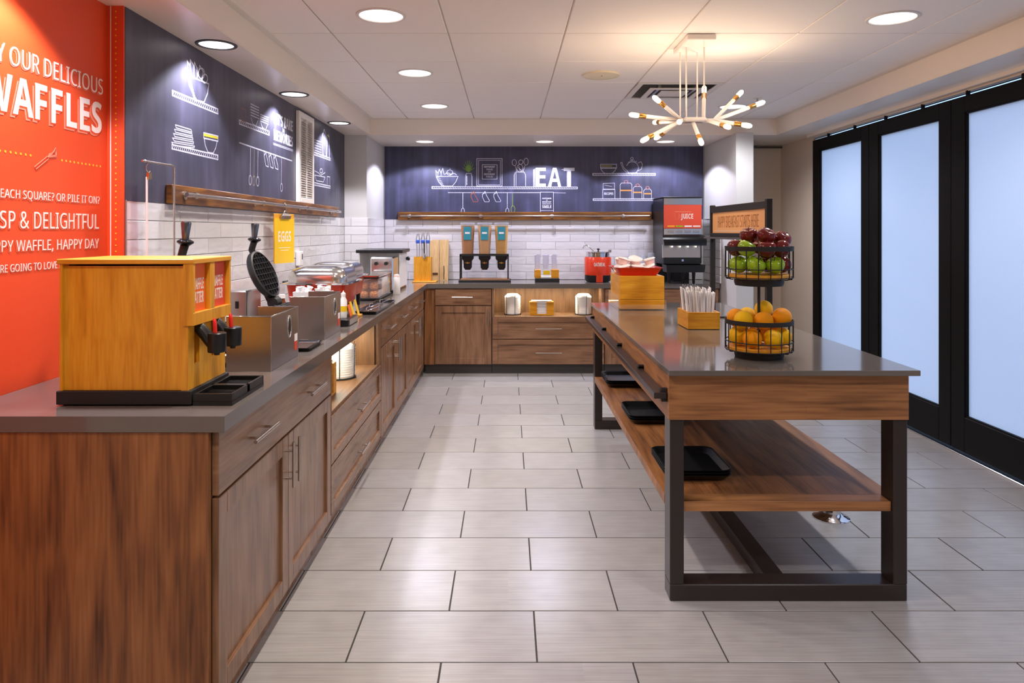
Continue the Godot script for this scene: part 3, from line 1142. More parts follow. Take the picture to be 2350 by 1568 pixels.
func make_doors() -> void:
	var edges := [6.534, 5.513, 4.494, 3.474, 2.454, 1.434]
	for k in 5:
		var b0: float = edges[k + 1] + 0.003
		var b1: float = edges[k] - 0.003
		var t := structure("door_%d" % (k + 1), P(2.82, 0.015, (b0 + b1) / 2), "black framed frosted glass folding door")
		var x0 := 2.8
		var x1 := 2.845
		part(t, "stile", bx(x0, x1, 0.016, 2.209, b0, b0 + 0.122, 0.003), M.black_frame)
		part(t, "stile", bx(x0, x1, 0.016, 2.209, b1 - 0.132, b1, 0.003), M.black_frame)
		part(t, "rail", bx(x0, x1, 2.108, 2.209, b0 + 0.122, b1 - 0.132, 0.003), M.black_frame)
		part(t, "rail", bx(x0, x1, 0.016, 0.235, b0 + 0.122, b1 - 0.132, 0.003), M.black_frame)
		var bead := mb()
		add_bx(bead, x0 + 0.006, x1 - 0.006, 0.235, 2.108, b0 + 0.122, b0 + 0.132)
		add_bx(bead, x0 + 0.006, x1 - 0.006, 0.235, 2.108, b1 - 0.142, b1 - 0.132)
		add_bx(bead, x0 + 0.006, x1 - 0.006, 0.235, 0.245, b0 + 0.122, b1 - 0.132)
		add_bx(bead, x0 + 0.006, x1 - 0.006, 2.098, 2.108, b0 + 0.122, b1 - 0.132)
		part(t, "glazing_bead", bead, M.black_frame)
		var pane := mb()
		pane.quad(P(2.822, 0.236, b0 + 0.123), P(2.822, 0.236, b1 - 0.133), P(2.822, 2.107, b1 - 0.133), P(2.822, 2.107, b0 + 0.123), Vector3.LEFT)
		part(t, "pane", pane, M.frosted)


func downlight(label: String, group: String, at: Vector3, r: float, energy: float, angle: float, blend: float, col: Color, ring: Material, face: Material) -> void:
	var t := thing("recessed_downlight", label, "downlight", at, group)
	part(t, "trim_ring", mb().lathe(at, [Vector2(r - 0.001, -0.0005), Vector2(r + 0.002, -0.006), Vector2(r + 0.014, -0.005), Vector2(r + 0.017, -0.001), Vector2(r + 0.017, 0.004)], 32), ring)
	part(t, "lamp_lens", mb().lathe(at, [Vector2(0, -0.0015), Vector2(r + 0.001, -0.0015)], 32), face)
	lamp(t, "spot", at + Vector3(0, -0.012, 0), col, energy, r * 0.55, angle, blend)


const ORDER := ["first", "second", "third", "fourth", "fifth", "sixth"]


func make_downlights() -> void:
	var g := "recessed downlights in the tile ceiling"
	var k := 0
	for d in [5.85, 4.62, 3.39, 2.16, 0.93, -0.9]:
		downlight("%s round downlight from the back bulkhead, tile ceiling over the aisle" % ORDER[k], g, P(-0.606, CEIL - 0.008, d), 0.103, 1.5, 68, 0.6, Color(1.0, 0.955, 0.915), M.ceiling_grid, M.lamp_white)
		k += 1
	k = 0
	for d in [5.87, 3.43, 1.0, -1.0]:
		downlight("%s round downlight from the back bulkhead, tile ceiling beside the glass doors" % ORDER[k], g, P(1.857, CEIL - 0.008, d), 0.103, 1.85, 76, 0.6, Color(0.97, 0.97, 1.0), M.ceiling_grid, M.lamp_white)
		k += 1
	g = "wall washing downlights in the bulkheads"
	k = 0
	for d in [5.8, 4.58, 3.36, 2.14]:
		downlight("%s small dark rimmed downlight from the corner column, over the chalkboard wall" % ORDER[k], g, P(-1.38, SOFFIT, d), 0.078, 1.6, 60, 0.3, Color(0.94, 0.93, 1.0), M.ring_dark, M.lamp_cool)
		k += 1
	k = 0
	for x in [-0.82, 0.361, 1.552]:
		downlight("%s downlight from the corner column, in the bulkhead over the back counter" % ORDER[k], g, P(x, SOFFIT, 7.0), 0.085, 1.7, 67, 0.14, Color(0.9, 0.9, 1.0), M.paint_soffit, M.lamp_cool)
		k += 1


# ---------------------------------------------------------------- cabinets, island, chandelier

var face_kind := "left"   # which run is being built
var face_at := 0.0        # plane of its fronts


func fb(b: MB, a0: float, a1: float, y0: float, y1: float, o0: float, o1: float, ch := 0.0) -> MB:
	# a box on the front of a cabinet run: along, up, outward
	if face_kind == "left":
		return add_bx(b, face_at + o0, face_at + o1, y0, y1, a0, a1, ch)
	return add_bx(b, a0, a1, y0, y1, face_at - o1, face_at - o0, ch)


func fp(a: float, y: float, o: float) -> Vector3:
	return P(face_at + o, y, a) if face_kind == "left" else P(a, y, face_at - o)


func pull(parent: MeshInstance3D, a: float, y: float, length: float, upright: bool) -> void:
	var b := mb()
	var h := length / 2
	var da := 0.0 if upright else h
	var dy := h if upright else 0.0
	b.cyl(fp(a - da, y - dy, 0.052), fp(a + da, y + dy, 0.052), 0.006, 0.006, 10)
	for s in [-0.6, 0.6]:
		b.cyl(fp(a + da * s, y + dy * s, 0.02), fp(a + da * s, y + dy * s, 0.052), 0.0045, 0.0045, 8)
	sub(parent, "handle", b, M.nickel)


func shaker(parent: Node3D, called: String, a0: float, a1: float, y0: float, y1: float, m: Material, rail := 0.062) -> MeshInstance3D:
	var b := mb()
	var g := 0.0018
	a0 += g; a1 -= g; y0 += g; y1 -= g
	fb(b, a0, a0 + rail, y0, y1, 0.001, 0.021, 0.002)
	fb(b, a1 - rail, a1, y0, y1, 0.001, 0.021, 0.002)
	fb(b, a0 + rail, a1 - rail, y0, y0 + rail, 0.001, 0.021, 0.002)
	fb(b, a0 + rail, a1 - rail, y1 - rail, y1, 0.001, 0.021, 0.002)
	fb(b, a0 + rail, a1 - rail, y0 + rail, y1 - rail, 0.001, 0.010)
	return part(parent, called, b, m)


func slab(parent: Node3D, called: String, a0: float, a1: float, y0: float, y1: float, m: Material) -> MeshInstance3D:
	var b := mb()
	fb(b, a0 + 0.0018, a1 - 0.0018, y0 + 0.0018, y1 - 0.0018, 0.001, 0.021, 0.002)
	return part(parent, called, b, m)


func led(parent: Node3D, a0: float, a1: float, y: float, o: float, energy: float) -> void:
	var b := mb()
	fb(b, a0, a1, y - 0.0015, y + 0.0015, o - 0.012, o)
	part(parent, "led_strip", b, M.led_glow)
	var l := AreaLight3D.new()
	l.name = "led_light"
	l.area_size = Vector2(absf(a1 - a0), 0.02)
	l.area_normalize_energy = true
	l.light_energy = energy
	l.light_color = Color(1.0, 0.985, 0.92)
	l.shadow_enabled = true
	l.area_range = 6.0
	parent.add_child(l)
	l.position = fp((a0 + a1) / 2, y - 0.004, o - 0.006) - parent.position
	# shines straight down, its long side along the run
	var z := Vector3.UP
	var x := Vector3(0, 0, 1) if face_kind == "left" else Vector3.RIGHT
	l.basis = Basis(x, z.cross(x), z)


func make_cabinets() -> void:
	face_kind = "left"
	face_at = -0.828
	var v: Material = M.stain_v
	var u: Material = M.stain_u
	var g := "wooden base cabinets under the waffle counter"
	# one with the end panel
	for q in [
			["end_panel", 1.978, 3.237, "walnut base cabinet with wood end panel beside the red wall"],
			["", 4.517, 5.707, "wooden base cabinet between the lit plate niche and the corner cabinet"],
			["", 5.713, 6.8, "wooden base cabinet in the corner below the toaster"]]:
		var a0: float = q[1]
		var a1: float = q[2]
		var mid := (a0 + a1) / 2
		var t := thing("base_cabinet", q[3], "cabinet", P(-1.16, 0, mid), g)
		var b := mb()
		var xb := -1.28 if a1 > 6.0 else -1.49
		add_bx(b, xb, -0.828, 0.075, 0.825, a0, a1)
		add_bx(b, xb, -0.834, 0.001, 0.075, a0, a1)
		part(t, "body", b, v)
		var dr := slab(t, "drawer", a0 + 0.002, a1 - 0.002, 0.638, 0.822, u)
		pull(dr, lerpf(a0, a1, 0.25), 0.73, 0.22, false)
		pull(dr, lerpf(a0, a1, 0.75), 0.73, 0.22, false)
		var d1 := shaker(t, "door", a0 + 0.002, mid, 0.062, 0.634, v)
		pull(d1, mid - 0.035, 0.533, 0.165, true)
		var d2 := shaker(t, "door", mid, a1 - 0.002, 0.062, 0.634, v)
		pull(d2, mid + 0.035, 0.533, 0.165, true)
		if q[0]:
			part(t, "end_panel", bx(-1.555, -0.826, 0.001, 0.825, 1.957, 1.977, 0.002), M.walnut_v)
			part(t, "filler", bx(-1.555, -1.49, 0.001, 0.825, 1.978, 2.6), v)
	# the niche
	var t := thing("niche_cabinet", "wooden cabinet with a lit open niche above two drawers, waffle counter", "cabinet", P(-1.16, 0, 3.88))
	var a0 := 3.241
	var a1 := 4.511
	var b := mb()
	add_bx(b, -1.49, -0.828, 0.075, 0.53, a0, a1)
	add_bx(b, -1.49, -0.834, 0.001, 0.075, a0, a1)
	part(t, "body", b, v)
	b = mb()
	add_bx(b, -1.3, -0.812, 0.53, 0.548, a0, a1, 0.002)
	part(t, "niche_shelf", b, M.niche_v)
	part(t, "niche_back", bx(-1.32, -1.3, 0.53, 0.825, a0, a1), M.niche_v)
	b = mb()
	add_bx(b, -1.3, -0.81, 0.548, 0.825, a0, a0 + 0.02)
	part(t, "niche_side", b, M.niche_v)
	part(t, "niche_side", bx(-1.3, -0.83, 0.548, 0.825, 4.405, a1), M.niche_v)
	part(t, "stile", bx(-0.83, -0.808, 0.535, 0.825, 4.425, a1, 0.002), v)
	led(t, a0 + 0.05, 4.38, 0.824, -0.13, 0.75)
	for y in [[0.306, 0.532], [0.075, 0.302]]:
		var dr := shaker(t, "drawer", a0 + 0.002, a1 - 0.002, y[0], y[1], u, 0.05)
		pull(dr, 3.875, (y[0] + y[1]) / 2 + 0.005, 0.22, false)
	# back run
	face_kind = "back"
	face_at = 6.86
	t = thing("base_cabinet", "wooden base cabinet with one drawer over one door, below the cereal dispenser", "cabinet", P(-0.43, 0, 7.1), "wooden base cabinets under the back counter")
	b = mb()
	add_bx(b, -0.706, -0.158, 0.09, 0.825, 6.86, 7.4)
	part(t, "body", b, v)
	part(t, "kick_board", bx(-0.80, -0.158, 0.0015, 0.088, 6.875, 7.4), M.kick)
	b = mb()
	add_bx(b, -0.806, -0.708, 0.09, 0.825, 6.845, 7.4)
	part(t, "filler", b, M.walnut_v)
	var dr1 := slab(t, "drawer", -0.704, -0.16, 0.66, 0.82, u)
	pull(dr1, -0.44, 0.742, 0.2, false)
	var dd := shaker(t, "door", -0.704, -0.16, 0.092, 0.656, v)
	pull(dd, -0.19, 0.55, 0.15, true)
	t = thing("niche_cabinet", "wooden cabinet with a lit open niche above two drawers, back counter", "cabinet", P(0.39, 0, 7.1))
	part(t, "body", bx(-0.154, 0.928, 0.09, 0.54, 6.86, 7.4), v)
	part(t, "kick_board", bx(-0.154, 0.928, 0.0015, 0.088, 6.875, 7.4), M.kick)
	part(t, "niche_shelf", bx(-0.134, 0.908, 0.54, 0.553, 6.842, 7.2), M.niche_v)
	part(t, "niche_back", bx(-0.154, 0.928, 0.54, 0.825, 7.2, 7.22), M.niche_v)
	part(t, "niche_side", bx(-0.154, -0.134, 0.54, 0.825, 6.842, 7.2), v)
	part(t, "niche_side", bx(0.908, 0.928, 0.54, 0.825, 6.842, 7.2), v)
	led(t, -0.1, 0.87, 0.824, -0.15, 0.55)
	for y in [[0.338, 0.552], [0.092, 0.334]]:
		var dr := shaker(t, "drawer", -0.152, 0.926, y[0], y[1], u, 0.05)
		pull(dr, 0.389, (y[0] + y[1]) / 2 - 0.005, 0.25, false)
	for q in [[0.932, 1.478, "wooden base cabinet with drawer and door, beside the back niche, behind the island"], [1.482, 2.028, "wooden base cabinet below the juice dispenser, against the white pier"]]:
		t = thing("base_cabinet", q[2], "cabinet", P((q[0] + q[1]) / 2, 0, 7.1), "wooden base cabinets under the back counter")
		part(t, "body", bx(q[0], q[1], 0.09, 0.825, 6.86, 7.4), v)
		part(t, "kick_board", bx(q[0], q[1], 0.0015, 0.088, 6.875, 7.4), M.kick)
		var dr := slab(t, "drawer", q[0], q[1], 0.66, 0.82, u)
		pull(dr, (q[0] + q[1]) / 2, 0.742, 0.2, false)
		var d2 := shaker(t, "door", q[0], q[1], 0.092, 0.656, v)
		pull(d2, q[0] + 0.03, 0.55, 0.15, true)
	# one worktop over both runs
	t = thing("countertop", "long dark grey stone countertop turning the corner below both murals", "countertop", P(-1.1, 0.826, 4.0))
	b = mb()
	b.prism(PackedVector2Array([Vector2(-1.568, 1.951), Vector2(-0.782, 1.951), Vector2(-0.78, 1.953), Vector2(-0.78, 6.83), Vector2(2.036, 6.83), Vector2(2.036, 7.405), Vector2(-1.287, 7.405), Vector2(-1.287, 6.516), Vector2(-1.5, 6.516), Vector2(-1.5, 2.774), Vector2(-1.568, 2.774)]),
		Vector3(0, 0.826, 0), Vector3.RIGHT, Vector3(0, 0, -1), 0.044)
	part(t, "slab", b, M.quartz)


func make_island() -> void:
	var t := thing("serving_island", "long walnut serving island with dark top, open shelf and black metal legs", "island", P(1.04, 0, 3.8))
	part(t, "top", bx(0.587, 1.505, TOP - 0.02, TOP, 2.59, 5.05, 0.0015), M.quartz)
	var u: Material = M.walnut_u
	part(t, "apron", bx(0.597, 1.487, 0.678, 0.85, 2.635, 2.655, 0.001), u)
	part(t, "apron", bx(0.597, 1.487, 0.678, 0.85, 5.0, 5.02, 0.001), u)
	part(t, "apron", bx(0.597, 0.617, 0.678, 0.85, 2.655, 5.0), u)
	part(t, "apron", bx(1.467, 1.487, 0.678, 0.85, 2.655, 5.0), u)
	part(t, "underframe", bx(0.62, 1.465, 0.68, 0.7, 2.66, 4.995), M.matte_black)
	part(t, "shelf", bx(0.602, 1.483, 0.329, 0.366, 2.735, 4.94, 0.001), M.walnut_v)
	part(t, "shelf_front", bx(0.656, 1.434, 0.329, 0.366, 2.66, 2.735, 0.001), u)
	for d in [2.645, 4.935]:
		for x in [0.603, 1.435]:
			part(t, "leg", bx(x, x + 0.052, 0.062, 0.678, d, d + 0.09, 0.002), M.leg_metal)
		part(t, "foot_rail", bx(0.603, 1.487, 0.0, 0.062, d, d + 0.09, 0.003), M.leg_metal)
	part(t, "floor_stretcher", bx(0.985, 1.062, 0.004, 0.058, 2.736, 4.934, 0.002), M.leg_metal)
	var r := part(t, "tray_rail", bx(0.545, 0.592, 0.753, 0.776, 2.65, 5.03, 0.002), M.leg_metal)
	for d in [2.66, 3.12, 3.72, 4.32, 4.91]:
		sub(r, "rail_bracket", add_bx(bx(0.575, 0.597, 0.74, 0.79, d, d + 0.02), 0.57, 0.597, 0.776, 0.783, d, d + 0.02), M.matte_black)
	# serving trays on the shelf, three piles of three
	var k := 0
	for d in [3.02, 3.86, 4.73]:
		for j in 3:
			var y := 0.367 + 0.011 * j
			var where: String = ["at the near end of the island shelf", "on the middle of the island shelf", "on the island shelf end toward the back counter"][k]
			var pos: String = ["bottom", "middle", "top"][j]
			var tr := thing("serving_tray", "black plastic serving tray, %s one of the pile %s" % [pos, ["opposite the batter dispenser", "between the two other piles", "closest to the back counter"][k]], "tray", P(0.772, y, d), "black serving trays on the island shelf")
			var b := mb()
			var cx := 0.772
			b.loft([rrect(cx, y, d, 0.225, 0.275, 0.03), rrect(cx, y + 0.022, d, 0.268, 0.322, 0.04), rrect(cx, y + 0.026, d, 0.276, 0.33, 0.042), rrect(cx, y + 0.0275, d, 0.268, 0.322, 0.04), rrect(cx, y + 0.024, d, 0.258, 0.312, 0.038), rrect(cx, y + 0.004, d, 0.221, 0.271, 0.03)])
			part(tr, "tray_body", b, M.black_plastic)
		k += 1


func make_chandelier() -> void:
	var hub := P(1.02, 1.985, 3.9)
	var t := thing("chandelier", "white sputnik chandelier with brass sockets and glowing tube bulbs", "chandelier", hub)
	part(t, "ceiling_canopy", bx(0.935, 1.085, CEIL - 0.04, CEIL - 0.009, 3.7, 4.02, 0.004), M.white_metal)
	for q in [[0.962, 3.97], [0.967, 3.855], [1.057, 3.97], [1.064, 3.855]]:
		part(t, "rod", mb().cyl(P(q[0], 1.99, q[1]), P(q[0], CEIL - 0.04, q[1]), 0.0042, 0.0042, 8), M.white_metal)
	part(t, "core_bar", bx(0.945, 1.135, 1.974, 1.996, 3.885, 3.915, 0.006), M.white_metal)
	part(t, "core_bar", bx(0.955, 1.075, 1.974, 1.996, 3.84, 3.985, 0.006), M.white_metal)
	# bulb tips in the photograph with their distance from the hub in depth
	var tips := [
		[1451.6, 263.7, -0.06], [1504.0, 225.5, -0.12], [1616.0, 203.5, 0.13], [1700.0, 213.0, 0.12], [1748.0, 236.0, 0.02], [1717.5, 288.6, -0.12],
		[1671.6, 291.5, -0.24], [1609.5, 327.8, -0.22], [1558.8, 280.0, -0.36], [1476.5, 322.0, -0.18], [1507.0, 316.0, 0.2], [1503.0, 281.0, 0.32]]
	var i := 0
	for q in tips:
		var d: float = 3.9 + q[2]
		var tip := P((q[0] - CX) * d / F, EYE + (CY - q[1]) * d / F, d)
		var from := hub + Vector3(clampf((tip.x - hub.x) * 0.6, -0.07, 0.11), 0, clampf(tip.z - hub.z, -0.01, 0.01))
		var dir := (tip - from).normalized()
		var sock := tip - dir * 0.075
		var arm := part(t, "arm", mb().cyl(from, sock, 0.0105, 0.0105, 12), M.white_metal)
		sub(arm, "socket", mb().lathe_on(sock, dir, [Vector2(0, 0), Vector2(0.0135, 0), Vector2(0.0135, 0.036), Vector2(0.011, 0.04), Vector2(0, 0.04)], 14), M.brass)
		sub(arm, "bulb", mb().lathe_on(sock + dir * 0.038, dir, [Vector2(0.009, 0), Vector2(0.0125, 0.008), Vector2(0.0135, 0.03), Vector2(0.0125, 0.045), Vector2(0.007, 0.055), Vector2(0, 0.058)], 12), M.bulb_glow)
		lamp(t, "omni", sock + dir * 0.07, Color(1.0, 0.88, 0.76), 0.027, 0.011)
		i += 1


# ---------------------------------------------------------------- on the left counter

func make_left_counter_things() -> void:
	batter_dispenser()
	hook_stand()
	waffle_maker(P(-1.2, TOP, 2.735), "black round waffle iron standing open behind the batter dispenser", 2.735)
	steel_guard(2.57, 2.9, "brushed steel splash guard box beside the batter dispenser")
	waffle_maker(P(-1.2, TOP, 3.48), "black round waffle iron standing open between steel splash guards", 3.48)
	steel_guard(3.325, 3.63, "brushed steel splash guard box beside the red chafing dish")
	chafing_dish(-1.255, -0.905, 3.96, 4.36, "red chafing dish with domed steel lid behind the yellow labels")
	chafing_dish(-1.31, -0.985, 4.55, 4.95, "red chafing dish with domed steel lid behind the first chafing dish")
	pastry_case()
	utensil_tray()
	toaster_and_bread_case()
	condiments()


func batter_dispenser() -> void:
	var t := thing("batter_dispenser", "large honey wood waffle batter dispenser with two black taps", "dispenser", P(-1.1, TOP, 2.2))
	var H: Material = M.honey_v
	var d0 := 2.066
	var d1 := 2.342
	part(t, "base", add_bx(bx(-1.314, -0.921, TOP + 0.004, 0.914, d0 - 0.003, d1 + 0.002, 0.002), -1.29, -1.27, TOP, TOP + 0.006, d0 + 0.02, d0 + 0.04), M.matte_black)
	var b := mb()
	add_bx(b, -1.306, -0.943, 0.914, 1.277, d0 + 0.012, d0 + 0.022)
	add_bx(b, -1.306, -1.298, 0.914, 1.283, d0 + 0.002, d0 + 0.012)      # near side panel, set in
	add_bx(b, -1.306, -0.945, 0.914, 1.283, d1 - 0.014, d1)
	add_bx(b, -1.306, -1.29, 0.914, 1.283, d0 + 0.02, d1 - 0.014)
	part(t, "side_panel", b, H)
	# lower front with two upright slots for the taps
	b = mb()
	for z in [[d0 + 0.004, 2.112], [2.147, 2.235], [2.27, d1]]:
		add_bx(b, -0.953, -0.933, 0.914, 1.14, z[0], z[1])
	add_bx(b, -0.953, -0.933, 0.914, 0.985, 2.112, 2.147)
	add_bx(b, -0.953, -0.933, 0.914, 0.985, 2.235, 2.27)
	add_bx(b, -0.96, -0.955, 0.914, 1.14, d0 + 0.02, d1 - 0.014)
	part(t, "front_panel", b, H)
	part(t, "lid", bx(-1.312, -0.913, 1.283, 1.298, d0 - 0.004, d1 + 0.003, 0.002), M.honey_u)
	# hood that carries the two cards
	b = mb()
	add_bx(b, -0.936, -0.915, 1.103, 1.283, d0 - 0.002, d0 + 0.012, 0.001)
	add_bx(b, -0.936, -0.915, 1.103, 1.283, 2.182, 2.216, 0.001)
	add_bx(b, -0.936, -0.915, 1.103, 1.283, d1 - 0.01, d1 + 0.002, 0.001)
	add_bx(b, -0.936, -0.914, 1.103, 1.14, d0 - 0.002, d1 + 0.002, 0.001)
	add_bx(b, -0.945, -0.934, 1.103, 1.283, d0, d1)
	part(t, "hood", b, H)
	var r := Vector3(0, 0, -1)
	for z in [[d0 + 0.013, 2.18, "card_orange"], [2.217, d1 - 0.012, "card_red"]]:
		var c := part(t, "label_card", bx(-0.934, -0.929, 1.14, 1.282, z[0], z[1]), M[z[2]])
		var mid: float = (z[0] + z[1]) / 2
		lettering(c, "WAFFLE", P(-0.929, 1.222, mid), r, Vector3.UP, 0.074, 0.034, M.print_white)
		lettering(c, "BATTER", P(-0.929, 1.181, mid), r, Vector3.UP, 0.074, 0.034, M.print_white)
	for z in [2.13, 2.253]:
		var tap := part(t, "tap", mb().tube([P(-0.95, 1.1, z), P(-0.935, 1.1, z), P(-0.912, 1.075, z), P(-0.885, 1.04, z)], 0.018, 12), M.black_plastic)
		sub(tap, "tap_nozzle", mb().lathe(P(-0.873, 1.017, z), [Vector2(0, 0), Vector2(0.0255, 0), Vector2(0.027, 0.003), Vector2(0.027, 0.056), Vector2(0.025, 0.058), Vector2(0, 0.058)], 24), M.black_plastic)
		sub(tap, "tap_outlet", mb().cyl(P(-0.873, 1.017, z), P(-0.873, 1.008, z), 0.01, 0.008, 12), M.black_plastic)
		sub(tap, "tap_lever", mb().lathe_on(P(-0.878, 1.07, z), Vector3(-0.06, 1, 0).normalized(), [Vector2(0, 0), Vector2(0.006, 0), Vector2(0.0065, 0.03), Vector2(0.005, 0.044), Vector2(0, 0.05)], 10), M.red_plastic)
	b = mb()
	add_bx(b, -0.918, -0.804, TOP, 0.882, d0 + 0.003, 2.337)
	for z in [[d0 + 0.003, d0 + 0.011], [2.19, 2.212], [2.329, 2.337]]:
		add_bx(b, -0.918, -0.804, 0.882, 0.905, z[0], z[1], 0.001)
	for x in [[-0.918, -0.91], [-0.812, -0.804]]:
		add_bx(b, x[0], x[1], 0.882, 0.905, d0 + 0.011, 2.329, 0.001)
	var dt := part(t, "drip_tray", b, M.black_plastic)
	b = mb()
	for z0 in [d0 + 0.014, 2.215]:
		for k in 7:
			add_bx(b, -0.91, -0.812, 0.884, 0.892, z0 + 0.004 + k * 0.0165, z0 + 0.008 + k * 0.0165)
	sub(dt, "drip_grid", b, M.matte_black)


func hook_stand() -> void:
	var t := thing("sign_stand", "thin grey metal rod stand with a hooked arm behind the batter dispenser", "stand", P(-1.388, TOP, 2.952))
	part(t, "base_plate", mb().lathe(P(-1.388, TOP, 2.952), [Vector2(0, 0), Vector2(0.05, 0), Vector2(0.05, 0.005), Vector2(0, 0.006)], 24), M.nickel)
	part(t, "rod", mb().tube([P(-1.388, TOP + 0.004, 2.952), P(-1.388, 1.637, 2.952), P(-1.388, 1.647, 2.947), P(-1.389, 1.65, 2.93), P(-1.409, 1.65, 2.735)], 0.0042, 8), M.nickel)
	part(t, "arm_tip", mb().lathe(P(-1.407, 1.644, 2.75), [Vector2(0, 0), Vector2(0.007, 0.002), Vector2(0.008, 0.008), Vector2(0, 0.014)], 10), M.nickel)
	var s := thing("hanging_card", "narrow salmon card clipped to a hook, seen on edge beside the red wall", "card", P(-1.405, 1.3, 2.77))
	part(s, "hook", mb().tube([P(-1.405, 1.645, 2.775), P(-1.411, 1.632, 2.77), P(-1.412, 1.617, 2.772), P(-1.405, 1.607, 2.777), P(-1.4, 1.614, 2.78)], 0.002, 6), M.nickel)
	part(s, "clip", mb().hexa([P(-1.41, 1.607, 2.77), P(-1.402, 1.607, 2.77), P(-1.402, 1.58, 2.77), P(-1.41, 1.58, 2.77), P(-1.425, 1.612, 2.83), P(-1.419, 1.612, 2.83), P(-1.419, 1.586, 2.83), P(-1.425, 1.586, 2.83)]), M.brass)
	# nearly in line with the eye
	part(s, "card_board", mb().hexa([P(-1.408, 1.59, 2.76), P(-1.404, 1.59, 2.761), P(-1.404, 1.22, 2.761), P(-1.408, 1.22, 2.76), P(-1.475, 1.59, 2.9), P(-1.471, 1.59, 2.901), P(-1.471, 1.22, 2.901), P(-1.475, 1.22, 2.9)]), M.pink_wrap)


func waffle_maker(at: Vector3, label: String, d: float) -> void:
	var t := thing("waffle_maker", label, "waffle iron", at, "round waffle irons on the counter")
	var x := at.x
	# control box at the back with a switch, base plate before it
	part(t, "body", mb().loft([rrect(x - 0.0925, TOP + 0.012, d, 0.095, 0.2, 0.008), rrect(x - 0.0925, 1.088, d, 0.095, 0.2, 0.008), rrect(x - 0.0925, 1.094, d, 0.085, 0.19, 0.006)]), M.stainless)
	part(t, "base", bx(x - 0.045, x + 0.16, TOP + 0.012, TOP + 0.05, d - 0.09, d + 0.09, 0.006), M.stainless)
	for s in [[-0.12, -0.08], [0.14, -0.08], [-0.12, 0.08], [0.14, 0.08]]:
		part(t, "foot", mb().cyl(P(x + s[0], TOP, d + s[1]), P(x + s[0], TOP + 0.013, d + s[1]), 0.012, 0.012, 10), M.black_plastic)
	part(t, "switch", bx(x - 0.098, x - 0.082, 1.01, 1.045, d - 0.104, d - 0.098, 0.001), M.black_gloss)
	# lower grid
	var lx := x + 0.17
	var low := part(t, "lower_plate", mb().lathe(P(lx, TOP + 0.05, d), [Vector2(0, 0), Vector2(0.06, 0), Vector2(0.1, 0.06), Vector2(0.116, 0.075), Vector2(0.116, 0.1), Vector2(0.106, 0.102), Vector2(0.102, 0.09), Vector2(0, 0.09)], 32), M.cast_iron)
	var b := mb()
	for i in range(-3, 4):
		var h := sqrt(0.0099 - pow(i * 0.026, 2))
		add_bx(b, lx + i * 0.026 - 0.003, lx + i * 0.026 + 0.003, TOP + 0.139, TOP + 0.15, d - h, d + h)
		add_bx(b, lx - h, lx + h, TOP + 0.139, TOP + 0.15, d + i * 0.026 - 0.003, d + i * 0.026 + 0.003)
	sub(low, "waffle_grid", b, M.cast_iron)
	# raised upper plate, leaning back over the hinge
	var up := Vector3(-0.42, 0.906, 0).normalized()
	var nn := Vector3(0.9, 0.41, 0.06).normalized()
	nn = (nn - up * nn.dot(up)).normalized()
	var side := up.cross(nn).normalized()
	var c := P(x, 1.165, d)
	var hinge := c - up * 0.135
	part(t, "hinge", mb().cyl(hinge - side * 0.03 + Vector3(0, -0.012, 0), hinge + side * 0.03 + Vector3(0, -0.012, 0), 0.026, 0.026, 16), M.cast_iron)
	part(t, "hinge_post", bx(hinge.x - 0.022, hinge.x + 0.016, TOP + 0.05, hinge.y - 0.01, d - 0.022, d + 0.022, 0.004), M.cast_iron)
	part(t, "hinge_arm", mb().hexa([hinge + side * 0.022 - nn * 0.03 + up * -0.01, hinge - side * 0.022 - nn * 0.03 + up * -0.01, hinge - side * 0.022 + nn * 0.005 + up * -0.01, hinge + side * 0.022 + nn * 0.005 + up * -0.01,
		c + side * 0.02 - nn * 0.035, c - side * 0.02 - nn * 0.035, c - side * 0.02 - nn * 0.012, c + side * 0.02 - nn * 0.012]), M.cast_iron)
	var lid := part(t, "upper_plate", mb().lathe_on(c - nn * 0.016, nn, [Vector2(0, -0.014), Vector2(0.075, -0.012), Vector2(0.114, 0.0), Vector2(0.122, 0.008), Vector2(0.122, 0.03), Vector2(0.113, 0.034), Vector2(0.109, 0.022), Vector2(0, 0.022)], 36), M.cast_iron)
	b = mb()
	for i in range(-3, 4):
		var h := sqrt(0.0115 - pow(i * 0.028, 2))
		for w in [[side, up], [up, side]]:
			var m0: Vector3 = c + nn * 0.005 + w[0] * (i * 0.028)
			var e: Vector3 = w[1] * h
			var f: Vector3 = w[0] * 0.0035
			var g := nn * 0.012
			b.hexa([m0 - e - f, m0 + e - f, m0 + e + f, m0 - e + f, m0 - e - f * 0.5 + g, m0 + e - f * 0.5 + g, m0 + e + f * 0.5 + g, m0 - e + f * 0.5 + g])
	sub(lid, "waffle_grid", b, M.cast_iron)
	# handle: black neck and collar, steel grip
	var neck := c + up * 0.114
	var bend := neck + Vector3(0.004, 0.038, 0)
	var hd := part(t, "handle", mb().tube([neck - up * 0.012, neck + up * 0.02, bend + Vector3(0, 0.022, 0)], 0.016, 12), M.cast_iron)
	sub(hd, "handle_collar", mb().lathe_on(bend + Vector3(0, 0.016, 0), Vector3(0.08, 1, 0).normalized(), [Vector2(0, 0), Vector2(0.016, 0), Vector2(0.031, 0.012), Vector2(0.031, 0.018), Vector2(0.016, 0.026), Vector2(0, 0.026)], 18), M.black_gloss)
	sub(hd, "handle_grip", mb().lathe_on(bend + Vector3(0.001, 0.04, 0), Vector3(0.05, 1, 0).normalized(), [Vector2(0, 0), Vector2(0.0125, 0), Vector2(0.0195, 0.064), Vector2(0.017, 0.07), Vector2(0, 0.071)], 18), M.grip_steel)


